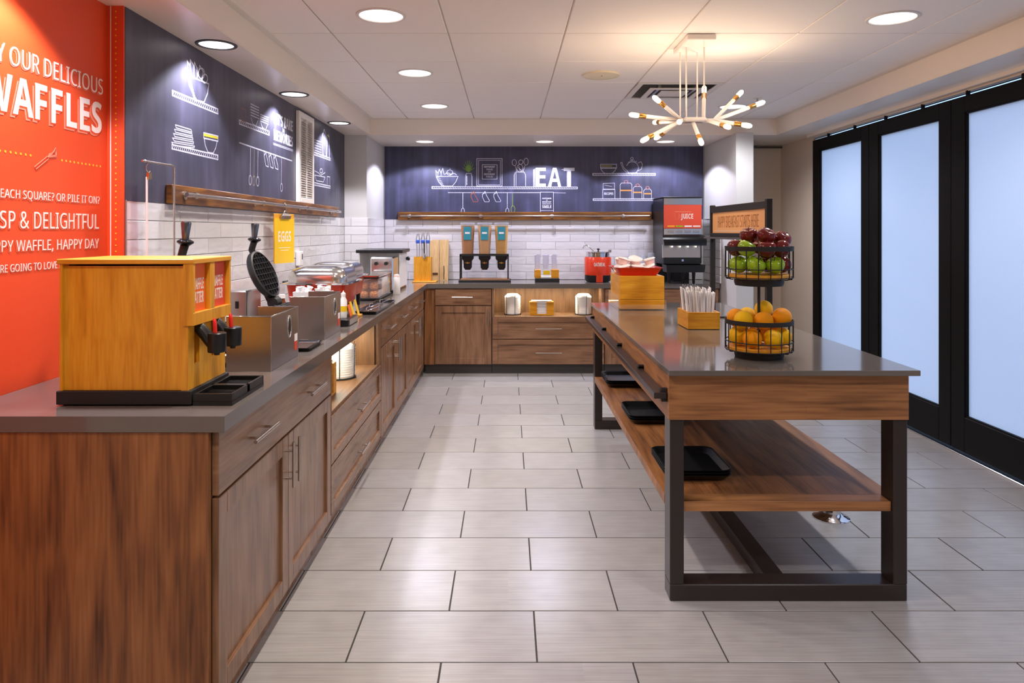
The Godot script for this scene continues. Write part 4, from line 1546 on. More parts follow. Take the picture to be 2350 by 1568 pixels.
func steel_guard(d0: float, d1: float, label: String) -> void:
	var t := thing("splash_guard", label, "splash guard", P(-0.94, TOP, (d0 + d1) / 2), "steel splash guards round the waffle irons")
	var y1 := 1.07
	part(t, "near_panel", bx(-1.02, -0.858, TOP + 0.001, y1, d0, d0 + 0.002), M.stainless)
	part(t, "far_panel", bx(-1.02, -0.858, TOP + 0.001, y1, d1 - 0.002, d1), M.stainless)
	# front panel facing the aisle, with an oval hand slot
	var c := Vector2(d1 - 0.115, TOP + 0.135)
	var b := mb()
	var ring := []
	var outer := []
	for k in 24:
		var an := TAU * k / 24.0
		ring.append(c + Vector2(0.022 * cos(an), 0.042 * sin(an)))
		var dir := Vector2(cos(an), sin(an))
		var s := 1e9
		if dir.x > 1e-6: s = minf(s, (d1 - c.x) / dir.x)
		if dir.x < -1e-6: s = minf(s, (d0 - c.x) / dir.x)
		if dir.y > 1e-6: s = minf(s, (y1 - c.y) / dir.y)
		if dir.y < -1e-6: s = minf(s, (TOP + 0.001 - c.y) / dir.y)
		outer.append(c + dir * s)
	var corners := [Vector2(d0, TOP + 0.001), Vector2(d1, TOP + 0.001), Vector2(d0, y1), Vector2(d1, y1)]
	for k in 24:
		var k2 := (k + 1) % 24
		var pp := [ring[k], outer[k], outer[k2], ring[k2]]
		var w := []
		for q in pp:
			w.append(P(-0.858, q.y, q.x))
		b.quad(w[0], w[1], w[2], w[3], Vector3.RIGHT)
		var in0 := P(-0.86, pp[0].y, pp[0].x)
		b.quad(w[0] + Vector3(-0.002, 0, 0), w[1] + Vector3(-0.002, 0, 0), w[2] + Vector3(-0.002, 0, 0), w[3] + Vector3(-0.002, 0, 0), Vector3.LEFT)
		for co in corners:
			# fill the corner between two edge points
			if absf(outer[k].x - co.x) < 1e-4 and absf(outer[k2].y - co.y) < 1e-4 or absf(outer[k].y - co.y) < 1e-4 and absf(outer[k2].x - co.x) < 1e-4:
				b.flat(w[1], P(-0.858, co.y, co.x), w[2], Vector3.RIGHT)
	part(t, "front_panel", b, M.stainless)
	var rim := []
	for q in ring:
		rim.append(P(-0.857, q.y, q.x))
	part(t, "slot_rim", mb().tube(rim, 0.0028, 8, true), M.chrome)
	b = mb()
	for d in [d0, d1]:
		b.tube([P(-0.858, TOP + 0.001, d), P(-0.858, y1, d)], 0.002, 6)
	b.tube([P(-1.02, y1, d0), P(-0.858, y1, d0), P(-0.858, y1, d1), P(-1.02, y1, d1)], 0.0022, 6)
	part(t, "folded_edge", b, M.steel_bright)
	var c2 := part(t, "warning_sticker", bx(-0.8578, -0.857, TOP + 0.03, TOP + 0.095, d1 - 0.05, d1 - 0.012), M.card_red)
	sub(c2, "sticker_panel", bx(-0.8572, -0.8566, TOP + 0.066, TOP + 0.095, d1 - 0.05, d1 - 0.012), M.white_paper)


func chafing_dish(x0: float, x1: float, d0: float, d1: float, label: String) -> void:
	var cx := (x0 + x1) / 2
	var cd := (d0 + d1) / 2
	var w := x1 - x0
	var l := d1 - d0
	var t := thing("chafing_dish", label, "chafing dish", P(cx, TOP, cd), "red chafing dishes with steel lids")
	part(t, "body", mb().loft([rrect(cx, 0.955, cd, w - 0.05, l - 0.05, 0.03), rrect(cx, 1.075, cd, w - 0.02, l - 0.02, 0.03)]), M.red_enamel)
	for s in [[-1, -1], [1, -1], [-1, 1], [1, 1]]:
		part(t, "leg", mb().cyl(P(cx + s[0] * (w / 2 - 0.05), TOP, cd + s[1] * (l / 2 - 0.05)), P(cx + s[0] * (w / 2 - 0.05), 0.96, cd + s[1] * (l / 2 - 0.05)), 0.012, 0.016, 10), M.matte_black)
	part(t, "rim", mb().loft([rrect(cx, 1.075, cd, w - 0.02, l - 0.02, 0.03), rrect(cx, 1.078, cd, w + 0.03, l + 0.02, 0.035), rrect(cx, 1.086, cd, w + 0.03, l + 0.02, 0.035), rrect(cx, 1.089, cd, w, l, 0.03)]), M.chrome)
	var rings := []
	for k in 13:
		var a := k / 12.0
		var s := 1.0 - pow(a, 2.8) * 0.75
		rings.append(rrect(cx, 1.089 + 0.088 * sin(a * PI / 2), cd, (w - 0.015) * (0.12 + 0.88 * s), (l - 0.015) * (0.12 + 0.88 * s), 0.07 * (0.12 + 0.88 * s), 8))
	var lid := part(t, "lid", mb().dome(rings), M.steel_bright)
	sub(lid, "lid_handle", mb().tube([P(cx + w * 0.30, 1.13, cd - 0.05), P(cx + w * 0.36, 1.155, cd - 0.045), P(cx + w * 0.36, 1.155, cd + 0.045), P(cx + w * 0.30, 1.13, cd + 0.05)], 0.006, 8), M.chrome)
	part(t, "side_handle", mb().tube([P(x0 - 0.01, 1.08, cd - 0.06), P(x0 - 0.045, 1.083, cd - 0.05), P(x0 - 0.045, 1.083, cd + 0.05), P(x0 - 0.01, 1.08, cd + 0.06)], 0.007, 8), M.matte_black)


func pastry_case() -> void:
	var t := thing("pastry_case", "clear acrylic case of orange pastries on the waffle counter", "food case", P(-1.02, TOP, 5.43))
	var x0 := -1.1
	var x1 := -0.945
	var d0 := 5.17
	var d1 := 5.69
	part(t, "tray", mb().loft([rrect(-1.02, TOP, 5.43, 0.15, 0.52, 0.01), rrect(-1.02, TOP + 0.018, 5.43, 0.175, 0.545, 0.012), rrect(-1.02, TOP + 0.018, 5.43, 0.165, 0.53, 0.01), rrect(-1.02, TOP + 0.006, 5.43, 0.145, 0.51, 0.01)]), M.black_plastic)
	for q in [[x0, x1, d0, d0 + 0.004], [x0, x1, d1 - 0.004, d1], [x1 - 0.004, x1, d0, d1], [x0, x0 + 0.004, d0, d1]]:
		part(t, "side_pane", bx(q[0], q[1], TOP + 0.012, 1.04, q[2], q[3]), M.acrylic)
	part(t, "lid", bx(x0 - 0.008, x1 + 0.008, 1.04, 1.056, d0 - 0.008, d1 + 0.008, 0.003), M.steel_bright)
	part(t, "lid_edge", bx(x0 - 0.006, x1 + 0.006, 1.032, 1.04, d0 - 0.006, d1 + 0.006), M.black_plastic)
	rng.seed = 33
	for j in 2:
		for k in 6:
			for i in 2:
				var p := P(-1.058 + i * 0.072, TOP + 0.016 + j * 0.062, d0 + 0.05 + k * 0.083)
				var o := thing("pastry", "golden brown pastry piled in the clear acrylic case", "pastry", p, "pastries in the acrylic case")
				part(o, "crust", mb().lathe(p, [Vector2(0, 0), Vector2(0.026, 0.002), Vector2(0.034, 0.02), Vector2(0.03, 0.042), Vector2(0.017, 0.055), Vector2(0, 0.058)], 12), M.pastry)


func utensil_tray() -> void:
	var t := thing("utensil_tray", "flat black tray holding serving tongs at the counter edge", "tray", P(-0.865, TOP, 4.68))
	part(t, "tray_body", mb().loft([rrect(-0.865, TOP, 4.68, 0.12, 0.72, 0.015), rrect(-0.865, TOP + 0.02, 4.68, 0.135, 0.745, 0.018), rrect(-0.865, TOP + 0.02, 4.68, 0.125, 0.735, 0.018), rrect(-0.865, TOP + 0.008, 4.68, 0.115, 0.71, 0.015)]), M.black_gloss)
	for q in [[4.4, 0.012], [4.62, -0.012], [4.88, 0.008]]:
		var d: float = q[0]
		var o := thing("tongs", "pair of steel serving tongs lying on the flat black tray", "tongs", P(-0.865, TOP + 0.009, d), "tongs on the black tray")
		for s in [-1.0, 1.0]:
			var pts := []
			for k in 7:
				var a := k / 6.0
				pts.append(P(-0.865 + q[1] + s * (0.005 + 0.024 * sin(a * PI * 0.62)), TOP + 0.0255 + 0.006 * sin(a * PI), d - 0.1 + 0.21 * a))
			part(o, "tong_arm", mb().tube(pts, 0.0032, 8), M.chrome)
			part(o, "tong_claw", mb().lathe_on(pts[6] + Vector3(0, -0.001, 0.01), Vector3(0, 0, -1), [Vector2(0, 0), Vector2(0.0045, 0.004), Vector2(0.0055, 0.014), Vector2(0.004, 0.022), Vector2(0, 0.024)], 10), M.chrome)
	for q in [[4.12, "first"], [4.24, "second"]]:
		var o := thing("label_holder", "%s small yellow food label leaning before the red chafing dish" % q[1], "label", P(-0.89, TOP, q[0]), "yellow labels before the chafing dish")
		var d: float = q[0]
		part(o, "stand", bx(-0.925, -0.875, TOP, TOP + 0.012, d - 0.03, d + 0.03, 0.002), M.honey_u)
		part(o, "card", mb().hexa([P(-0.89, TOP + 0.01, d - 0.024), P(-0.89, TOP + 0.01, d + 0.024), P(-0.915, TOP + 0.1, d + 0.024), P(-0.915, TOP + 0.1, d - 0.024), P(-0.893, TOP + 0.01, d - 0.024), P(-0.893, TOP + 0.01, d + 0.024), P(-0.918, TOP + 0.1, d + 0.024), P(-0.918, TOP + 0.1, d - 0.024)]), M.card_yellow)


func toaster_and_bread_case() -> void:
	var t := thing("toaster", "steel toaster with two black knobs beside the bread case", "toaster", P(-1.02, TOP, 5.9))
	part(t, "body", bx(-1.12, -0.935, TOP + 0.02, 1.165, 5.77, 6.05, 0.01), M.steel_bright)
	for f in [[-1.12, -1.09, 5.78, 5.81], [-0.965, -0.935, 5.78, 5.81], [-1.12, -0.935, 6.0, 6.03]]:
		part(t, "foot", bx(f[0], f[1], TOP, TOP + 0.02, f[2], f[3]), M.black_plastic)
	for x in [-1.07, -0.99]:
		part(t, "knob", mb().cyl(P(x, 1.115, 5.77), P(x, 1.115, 5.745), 0.016, 0.014, 16), M.black_plastic)
	part(t, "slot", add_bx(bx(-1.1, -0.955, 1.163, 1.167, 5.82, 5.86), -1.1, -0.955, 1.163, 1.167, 5.94, 5.98), M.matte_black)
	t = thing("bread_case", "white bread display case with flat black lid in the corner", "food case", P(-1.1, TOP, 6.28))
	part(t, "front_panel", bx(-0.935, -0.925, TOP + 0.025, 1.19, 6.09, 6.49), M.white_plastic)
	part(t, "back_panel", bx(-1.28, -1.27, TOP + 0.025, 1.19, 6.09, 6.49), M.white_plastic)
	part(t, "side_pane", bx(-1.27, -0.935, TOP + 0.025, 1.19, 6.09, 6.095), M.acrylic)
	part(t, "side_panel", bx(-1.27, -0.935, TOP + 0.025, 1.19, 6.48, 6.49), M.white_plastic)
	part(t, "lid", bx(-1.30, -0.9, 1.19, 1.22, 6.06, 6.51, 0.004), M.black_plastic)
	part(t, "shelf", bx(-1.27, -0.935, TOP + 0.012, TOP + 0.025, 6.09, 6.49), M.steel_bright)
	for f in [[-1.28, -1.24], [-0.97, -0.93]]:
		part(t, "foot", bx(f[0], f[1], TOP, TOP + 0.012, 6.1, 6.48), M.black_plastic)
	part(t, "door_knob", mb().lathe_on(P(-0.925, 1.13, 6.44), Vector3.RIGHT, [Vector2(0, 0), Vector2(0.012, 0), Vector2(0.02, 0.02), Vector2(0.016, 0.034), Vector2(0, 0.036)], 14), M.black_plastic)
	for k in 3:
		for j in 2:
			var p := P(-1.2 + 0.095 * k, TOP + 0.026 + 0.085 * j, 6.2)
			var o := thing("bagel", "pale baked bagel inside the white bread display case", "bagel", p, "bagels in the bread case")
			var ring := []
			for i in 18:
				ring.append(p + Vector3(0.028 * cos(TAU * i / 18.0), 0.017 + 0.01 * 0, 0.028 * sin(TAU * i / 18.0)))
			part(o, "crust", mb().tube(ring, 0.016, 10, true), M.pastry)


func condiments() -> void:
	# low black stand at the edge, a white squeeze bottle on it
	var t := thing("display_stand", "low black stand with a steel face beside the second splash guard", "stand", P(-0.885, TOP, 3.9))
	part(t, "base", bx(-0.925, -0.85, TOP, TOP + 0.036, 3.78, 4.02, 0.003), M.black_plastic)
	part(t, "face", bx(-0.85, -0.847, TOP + 0.004, TOP + 0.034, 3.8, 4.0), M.steel_bright)
	t = thing("squeeze_bottle", "white squeeze bottle with a yellow label on the low black stand", "bottle", P(-0.9, TOP + 0.036, 3.88))
	part(t, "body", mb().lathe(P(-0.9, TOP + 0.036, 3.88), [Vector2(0, 0), Vector2(0.019, 0), Vector2(0.02, 0.004), Vector2(0.02, 0.095), Vector2(0.012, 0.11), Vector2(0.012, 0.12), Vector2(0, 0.122)], 18), M.white_plastic)
	part(t, "label", mb().lathe(P(-0.9, TOP + 0.07, 3.88), [Vector2(0.0203, 0), Vector2(0.0203, 0.03)], 18), M.card_yellow)
	part(t, "cap", mb().lathe(P(-0.9, TOP + 0.156, 3.88), [Vector2(0.013, 0), Vector2(0.013, 0.012), Vector2(0.004, 0.02), Vector2(0, 0.03)], 14), M.white_plastic)
	t = thing("sauce_sachet_card", "orange price card on the low black stand", "card", P(-0.875, TOP + 0.036, 3.95))
	part(t, "card", mb().hexa([P(-0.87, TOP + 0.037, 3.92), P(-0.87, TOP + 0.037, 3.97), P(-0.885, TOP + 0.1, 3.97), P(-0.885, TOP + 0.1, 3.92), P(-0.873, TOP + 0.037, 3.92), P(-0.873, TOP + 0.037, 3.97), P(-0.888, TOP + 0.1, 3.97), P(-0.888, TOP + 0.1, 3.92)]), M.card_orange)
	# white tubs of butter and cream portions behind the second guard
	rng.seed = 51
	for q in [[-1.08, "first"], [-0.975, "second"]]:
		var x: float = q[0]
		t = thing("portion_tub", "%s white tub of portion cups behind the second splash guard" % q[1], "tub", P(x, TOP, 3.75), "white portion tubs")
		part(t, "tub_wall", mb().loft([rrect(x, TOP, 3.75, 0.075, 0.09, 0.012), rrect(x, TOP + 0.19, 3.75, 0.09, 0.105, 0.014), rrect(x, TOP + 0.19, 3.75, 0.085, 0.1, 0.014), rrect(x, TOP + 0.165, 3.75, 0.08, 0.095, 0.012)]), M.white_plastic)
		for k in 6:
			var p := P(x - 0.025 + 0.025 * (k % 3), TOP + 0.186 + 0.01 * (k % 2), 3.73 + 0.035 * (k / 3))
			var o := thing("portion_cup", "white portion cup heaped in a white tub behind the splash guard", "portion cup", p, "portion cups in the white tubs")
			var ax := Vector3(rng.randf_range(-0.5, 0.5), 1, rng.randf_range(-0.5, 0.5)).normalized()
			part(o, "cup", mb().lathe_on(p, ax, [Vector2(0, 0), Vector2(0.011, 0), Vector2(0.015, 0.017), Vector2(0.017, 0.018), Vector2(0.017, 0.02), Vector2(0, 0.02)], 12), M.white_paper)
	for q in [[-1.19, 3.74, "brown_bottle", "amber"], [-1.25, 3.78, "card_orange", "orange"]]:
		t = thing("syrup_bottle", "%s syrup bottle with a pale cap behind the waffle iron" % q[3], "bottle", P(q[0], TOP, q[1]))
		part(t, "body", mb().lathe(P(q[0], TOP, q[1]), [Vector2(0, 0), Vector2(0.026, 0), Vector2(0.028, 0.005), Vector2(0.028, 0.11), Vector2(0.014, 0.145), Vector2(0.014, 0.155), Vector2(0, 0.156)], 18), M[q[2]])
		part(t, "cap", mb().lathe(P(q[0], TOP + 0.155, q[1]), [Vector2(0, 0), Vector2(0.017, 0), Vector2(0.016, 0.02), Vector2(0, 0.021)], 14), M.cream_lid)
	t = thing("drip_plate", "small dark drip plate on the counter between the splash guards", "plate", P(-0.9, TOP, 3.12))
	part(t, "plate", mb().loft([rrect(-0.905, TOP, 3.1, 0.12, 0.2, 0.012), rrect(-0.905, TOP + 0.016, 3.1, 0.14, 0.225, 0.014), rrect(-0.905, TOP + 0.016, 3.1, 0.13, 0.215, 0.014), rrect(-0.905, TOP + 0.006, 3.1, 0.11, 0.195, 0.012)]), M.black_gloss)
	part(t, "liner", bx(-0.955, -0.855, TOP + 0.0065, TOP + 0.012, 3.01, 3.19), M.steel_bright)
	t = thing("milk_jug", "white jug with a pink lid before the bread case", "jug", P(-0.925, TOP, 5.96 - 0.22))
	part(t, "body", mb().lathe(P(-0.9, TOP, 5.74), [Vector2(0, 0), Vector2(0.028, 0), Vector2(0.03, 0.005), Vector2(0.027, 0.13), Vector2(0.022, 0.14), Vector2(0, 0.14)], 20), M.white_plastic)
	part(t, "lid", mb().lathe(P(-0.9, TOP + 0.14, 5.74), [Vector2(0, 0), Vector2(0.024, 0), Vector2(0.022, 0.014), Vector2(0.008, 0.02), Vector2(0, 0.02)], 18), M.pink_wrap)


# ---------------------------------------------------------------- on the back counter and in the niches

func make_back_counter_things() -> void:
	utensil_block()
	bamboo_boards()
	cereal_dispenser()
	tea_organizer()
	oatmeal_kettle()
	cup_stacks()
	juice_dispenser()
	bowl_stack(P(0.045, 0.554, 7.03), 0.083, 0.205, "white bowls stacked in the back niche below the cereal dispenser", 10)
	bowl_stack(P(0.745, 0.554, 7.03), 0.083, 0.205, "white bowls stacked in the back niche below the oatmeal kettle", 10)
	napkin_box(P(0.33, 0.554, 7.0), 0.235, 0.11, 0.13, "wooden napkin box in the lit niche below the back counter", 0.0)
	bowl_stack(P(-0.96, 0.549, 4.03), 0.095, 0.2, "white plates stacked in the lit waffle counter niche", 12)
	napkin_box(P(-0.94, 0.549, 3.56), 0.2, 0.11, 0.16, "wooden napkin box in the lit niche below the waffle counter", PI / 2)


func utensil_block() -> void:
	var t := thing("utensil_block", "honey wood utensil block with a clear back in the counter corner", "utensil holder", P(-0.86, TOP, 7.1))
	part(t, "base_board", bx(-0.945, -0.71, TOP, TOP + 0.012, 6.99, 7.2, 0.002), M.honey_u)
	var b := mb()
	add_bx(b, -0.935, -0.765, TOP + 0.012, 1.12, 7.04, 7.052)
	add_bx(b, -0.935, -0.765, TOP + 0.012, 1.12, 7.15, 7.162)
	add_bx(b, -0.935, -0.923, TOP + 0.012, 1.12, 7.052, 7.15)
	add_bx(b, -0.777, -0.765, TOP + 0.012, 1.12, 7.052, 7.15)
	part(t, "box", b, M.honey_v)
	part(t, "clear_back", bx(-0.99, -0.80, TOP + 0.012, 1.36, 7.168, 7.172), M.acrylic)
	for k in 3:
		var x := -0.9 + 0.05 * k
		var o := thing("serving_tongs", "upright steel tongs with blue tape standing in the utensil block", "tongs", P(x, TOP + 0.03, 7.1), "tongs in the utensil block")
		for s in [-1.0, 1.0]:
			part(o, "tong_arm", mb().tube([P(x + s * 0.008, TOP + 0.03, 7.1), P(x + s * 0.012, 1.2, 7.1), P(x + s * 0.016, 1.3, 7.09), P(x + s * 0.006, 1.352 + 0.006 * k, 7.09)], 0.006, 8), M.chrome)
		part(o, "tape_band", bx(x - 0.02, x + 0.02, 1.255, 1.29, 7.078, 7.1, 0.004), M.blue_tape)
	var ld := thing("ladle", "black and steel spoon hanging before the utensil block", "spoon", P(-0.83, TOP + 0.05, 7.03))
	part(ld, "handle", mb().tube([P(-0.83, 1.27, 7.02), P(-0.828, 1.16, 7.018)], 0.006, 8), M.black_plastic)
	part(ld, "bowl", mb().lathe_on(P(-0.828, 1.16, 7.018), Vector3.DOWN, [Vector2(0, 0), Vector2(0.012, 0.006), Vector2(0.016, 0.03), Vector2(0.01, 0.055), Vector2(0, 0.06)], 12), M.steel_bright)


func bamboo_boards() -> void:
	var k := 0
	for q in [[-0.822, -0.79, 7.33, 1.28], [-0.788, -0.71, 7.29, 1.287], [-0.706, -0.618, 7.31, 1.287]]:
		var w: String = ["narrow bamboo board standing next to the utensil block", "bamboo board with a dark slot standing against the tiles", "bamboo board standing nearest the cereal dispenser"][k]
		var t := thing("bamboo_board", w, "cutting board", P((q[0] + q[1]) / 2, TOP, q[2]), "bamboo boards against the back tiles")
		var d: float = q[2]
		part(t, "board", mb().hexa([P(q[0], TOP, d), P(q[1], TOP, d), P(q[1], TOP, d + 0.03), P(q[0], TOP, d + 0.03), P(q[0], q[3], d + 0.06), P(q[1], q[3], d + 0.06), P(q[1], q[3], d + 0.09), P(q[0], q[3], d + 0.09)]), M.bamboo_v)
		if k == 1:
			part(t, "slot", bx(q[0] + 0.012, q[1] - 0.012, 0.93, 0.95, d + 0.001, d + 0.014, 0.003), M.print_dark)
		if k == 2:
			part(t, "dark_stripe", bx((q[0] + q[1]) / 2 - 0.003, (q[0] + q[1]) / 2 + 0.003, TOP + 0.01, 1.02, d - 0.001, d + 0.02), M.print_dark)
		k += 1


func cereal_dispenser() -> void:
	var t := thing("cereal_dispenser", "triple cereal dispenser with clear hoppers, teal labels and black frame", "dispenser", P(-0.23, TOP, 7.13))
	part(t, "base", bx(-0.49, 0.028, TOP, TOP + 0.022, 7.02, 7.26, 0.003), M.matte_black)
	part(t, "base_wood", bx(-0.475, 0.013, TOP + 0.022, TOP + 0.032, 7.03, 7.25, 0.001), M.walnut_u)
	for x in [-0.475, -0.0]:
		for d in [7.05, 7.22]:
			part(t, "post", bx(x - 0.007, x + 0.007, TOP + 0.022, 1.145, d, d + 0.014), M.matte_black)
	part(t, "cross_bar", bx(-0.482, 0.007, 1.13, 1.147, 7.05, 7.064), M.matte_black)
	part(t, "cross_bar", bx(-0.482, 0.007, 1.13, 1.147, 7.22, 7.234), M.matte_black)
	part(t, "side_bar", bx(-0.482, -0.468, 1.13, 1.147, 7.05, 7.234), M.matte_black)
	part(t, "side_bar", bx(-0.007, 0.007, 1.13, 1.147, 7.05, 7.234), M.matte_black)
	var k := 0
	for x in [-0.405, -0.235, -0.066]:
		var c := P(x, 0, 7.14)
		var cd := 7.14
		var hop := part(t, "hopper", mb().loft([rrect(x, 1.145, cd, 0.112, 0.112, 0.03), rrect(x, 1.45, cd, 0.142, 0.142, 0.036)], true, false), M.acrylic)
		sub(hop, "cereal", mb().loft([rrect(x, 1.147, cd, 0.106, 0.106, 0.028), rrect(x, 1.432, cd, 0.134, 0.134, 0.034)]), [M.cereal_a, M.cereal_b, M.cereal_c][k])
		sub(hop, "hopper_lid", mb().loft([rrect(x, 1.446, cd, 0.146, 0.146, 0.036), rrect(x, 1.458, cd, 0.148, 0.148, 0.037), rrect(x, 1.462, cd, 0.13, 0.13, 0.03)]), M.cup_clear)
		var lab := part(t, "label", mb().hexa([P(x - 0.036, 1.29, 7.0685), P(x + 0.036, 1.29, 7.0685), P(x + 0.038, 1.42, 7.0635), P(x - 0.038, 1.42, 7.0635), P(x - 0.036, 1.29, 7.0765), P(x + 0.036, 1.29, 7.0765), P(x + 0.038, 1.42, 7.071), P(x - 0.038, 1.42, 7.071)]), M.teal_label)
		sub(lab, "label_bar", bx(x - 0.024, x + 0.024, 1.35, 1.372, 7.0655, 7.069), M.white_paper)
		var va := part(t, "valve", mb().loft([rrect(x, 0.99, cd, 0.05, 0.06, 0.01), rrect(x, 1.012, cd, 0.08, 0.085, 0.012), rrect(x, 1.08, cd, 0.085, 0.09, 0.014), rrect(x, 1.1, cd, 0.118, 0.12, 0.02), rrect(x, 1.15, cd, 0.125, 0.125, 0.022)]), M.black_plastic)
		sub(va, "turn_knob", mb().cyl(P(x, 1.06, 7.096), P(x, 1.06, 7.075), 0.012, 0.01, 14), M.brass)
		sub(va, "knob_wing", bx(x - 0.026, x + 0.026, 1.057, 1.063, 7.078, 7.086, 0.001), M.brass)
		k += 1


func tea_organizer() -> void:
	var t := thing("tea_organizer", "tea packet organizer of clear tubes on a black base", "organizer", P(0.386, TOP, 7.1))
	part(t, "base", bx(0.27, 0.508, TOP, TOP + 0.04, 7.02, 7.18, 0.003), M.matte_black)
	for f in [[0.264, 0.325], [0.43, 0.505]]:
		part(t, "wood_block", bx(f[0], f[1], TOP + 0.04, TOP + 0.125, 7.05, 7.17, 0.002), M.honey_u)
	part(t, "step", bx(0.325, 0.43, TOP + 0.04, TOP + 0.06, 7.05, 7.17, 0.002), M.white_plastic)
	part(t, "label", bx(0.35, 0.415, TOP + 0.075, TOP + 0.115, 7.04, 7.046), M.card_yellow)
	for x in [0.295, 0.377, 0.465]:
		part(t, "clear_tube", mb().loft([rrect(x, TOP + 0.06, 7.11, 0.06, 0.06, 0.006), rrect(x, 1.135, 7.11, 0.066, 0.066, 0.006)], true, false), M.acrylic)
	rng.seed = 61
	var n := 0
	for x in [0.295, 0.377, 0.465]:
		for k in 5:
			var d := 7.088 + 0.01 * k
			var o := thing("tea_packet", "pale lavender tea packet standing in a clear tube of the organizer", "tea packet", P(x, TOP + 0.126, d), "tea packets in the organizer")
			var lean := rng.randf_range(-0.012, 0.012)
			part(o, "packet", mb().hexa([P(x - 0.022, TOP + 0.128, d), P(x + 0.022, TOP + 0.128, d), P(x + 0.022, TOP + 0.128, d + 0.004), P(x - 0.022, TOP + 0.128, d + 0.004), P(x - 0.022 + lean, 1.13 + rng.randf() * 0.02, d), P(x + 0.022 + lean, 1.13 + rng.randf() * 0.02, d), P(x + 0.022 + lean, 1.14, d + 0.004), P(x - 0.022 + lean, 1.14, d + 0.004)]), M.lavender_paper)
			n += 1


func oatmeal_kettle() -> void:
	var c := P(0.9, TOP, 7.12)
	var t := thing("oatmeal_kettle", "red soup kettle lettered OATMEAL with a steel hinged lid", "kettle", c)
	part(t, "skirt", mb().lathe(c, [Vector2(0, 0.004), Vector2(0.118, 0.004), Vector2(0.128, 0.02), Vector2(0.132, 0.075)], 40), M.black_plastic)
	part(t, "body", mb().lathe(c, [Vector2(0.133, 0.07), Vector2(0.134, 0.08), Vector2(0.134, 0.24), Vector2(0.126, 0.25)], 48), M.red_enamel)
	var tab := mb()
	for k in 6:
		var a0 := deg_to_rad(-14.0 + 28.0 * k / 6.0)
		var a1 := deg_to_rad(-14.0 + 28.0 * (k + 1) / 6.0)
		var q := []
		for e in [[a0, 0.02], [a1, 0.02], [a1, 0.082], [a0, 0.082]]:
			q.append(c + Vector3(0.1345 * sin(e[0]), e[1], 0.1345 * cos(e[0])))
		tab.quad(q[0], q[1], q[2], q[3], Vector3(sin(a0), 0, cos(a0)))
		var q2 := []
		for e in [[a0, 0.004], [a1, 0.004], [a1, 0.02], [a0, 0.02]]:
			q2.append(c + Vector3(0.1345 * sin(e[0]), e[1], 0.1345 * cos(e[0])))
		tab.quad(q2[0], q2[1], q2[2], q2[3], Vector3(sin(a0), 0, cos(a0)))
	part(t, "control_tab", tab, M.red_enamel)
	part(t, "steel_insert", mb().lathe(c, [Vector2(0.118, 0.248), Vector2(0.12, 0.29), Vector2(0.124, 0.294), Vector2(0.124, 0.3), Vector2(0.11, 0.304), Vector2(0, 0.31)], 40), M.chrome)
	part(t, "lid_knob", mb().lathe(c + Vector3(0, 0.308, 0.03), [Vector2(0, 0), Vector2(0.006, 0), Vector2(0.006, 0.01), Vector2(0.014, 0.014), Vector2(0.012, 0.026), Vector2(0, 0.028)], 14), M.black_plastic)
	part(t, "lid_hinge", add_bx(mb(), 1.0, 1.03, 1.165, 1.19, 7.08, 7.12, 0.003), M.steel_bright)
	for f in [[0.82, 0.85], [0.95, 0.98]]:
		part(t, "foot", bx(f[0], f[1], TOP, TOP + 0.008, 7.08, 7.16), M.black_plastic)
	lettering(t, "OATMEAL", c + Vector3(0.0, 0.178, 0.1345), Vector3.RIGHT, Vector3.UP, 0.11, 0.036, M.print_white, "lettering", true, 0.004)
	var l := thing("ladle", "steel ladle leaning out of the oatmeal kettle", "ladle", c + Vector3(-0.05, 0.29, 0))
	part(l, "handle", mb().tube([c + Vector3(-0.04, 0.3, 0.02), c + Vector3(-0.085, 0.345, 0.02), c + Vector3(-0.115, 0.368, 0.02), c + Vector3(-0.14, 0.362, 0.02), c + Vector3(-0.152, 0.335, 0.02)], 0.005, 8), M.steel_bright)


func cup_stacks() -> void:
	var k := 0
	for q in [[1.435, 7.12, 0.29], [1.36, 7.2, 0.26]]:
		var n := 0
		for j in 5:
			var y: float = TOP + (q[2] - 0.1) / 4.0 * j
			var p := P(q[0], y, q[1])
			var t := thing("clear_cup", "clear plastic cup nested upside down in a stack beside the juice dispenser", "cup", p, "clear cups stacked by the juice dispenser")
			part(t, "cup_wall", mb().lathe(p, [Vector2(0.042, 0), Vector2(0.043, 0.006), Vector2(0.04, 0.008), Vector2(0.03, 0.098), Vector2(0.027, 0.1), Vector2(0, 0.1)], 20), M.cup_clear)
		k += 1
	var t := thing("glass_jar", "plain clear acrylic canister on the back counter behind the red dish", "canister", P(1.28, TOP, 7.2))
	part(t, "wall", mb().lathe(P(1.28, TOP, 7.2), [Vector2(0, 0), Vector2(0.042, 0), Vector2(0.042, 0.34), Vector2(0.039, 0.34), Vector2(0.039, 0.004), Vector2(0, 0.004)], 24), M.acrylic)
	part(t, "lid", mb().lathe(P(1.28, TOP + 0.34, 7.2), [Vector2(0, 0), Vector2(0.045, 0), Vector2(0.045, 0.008), Vector2(0, 0.01)], 24), M.cup_clear)


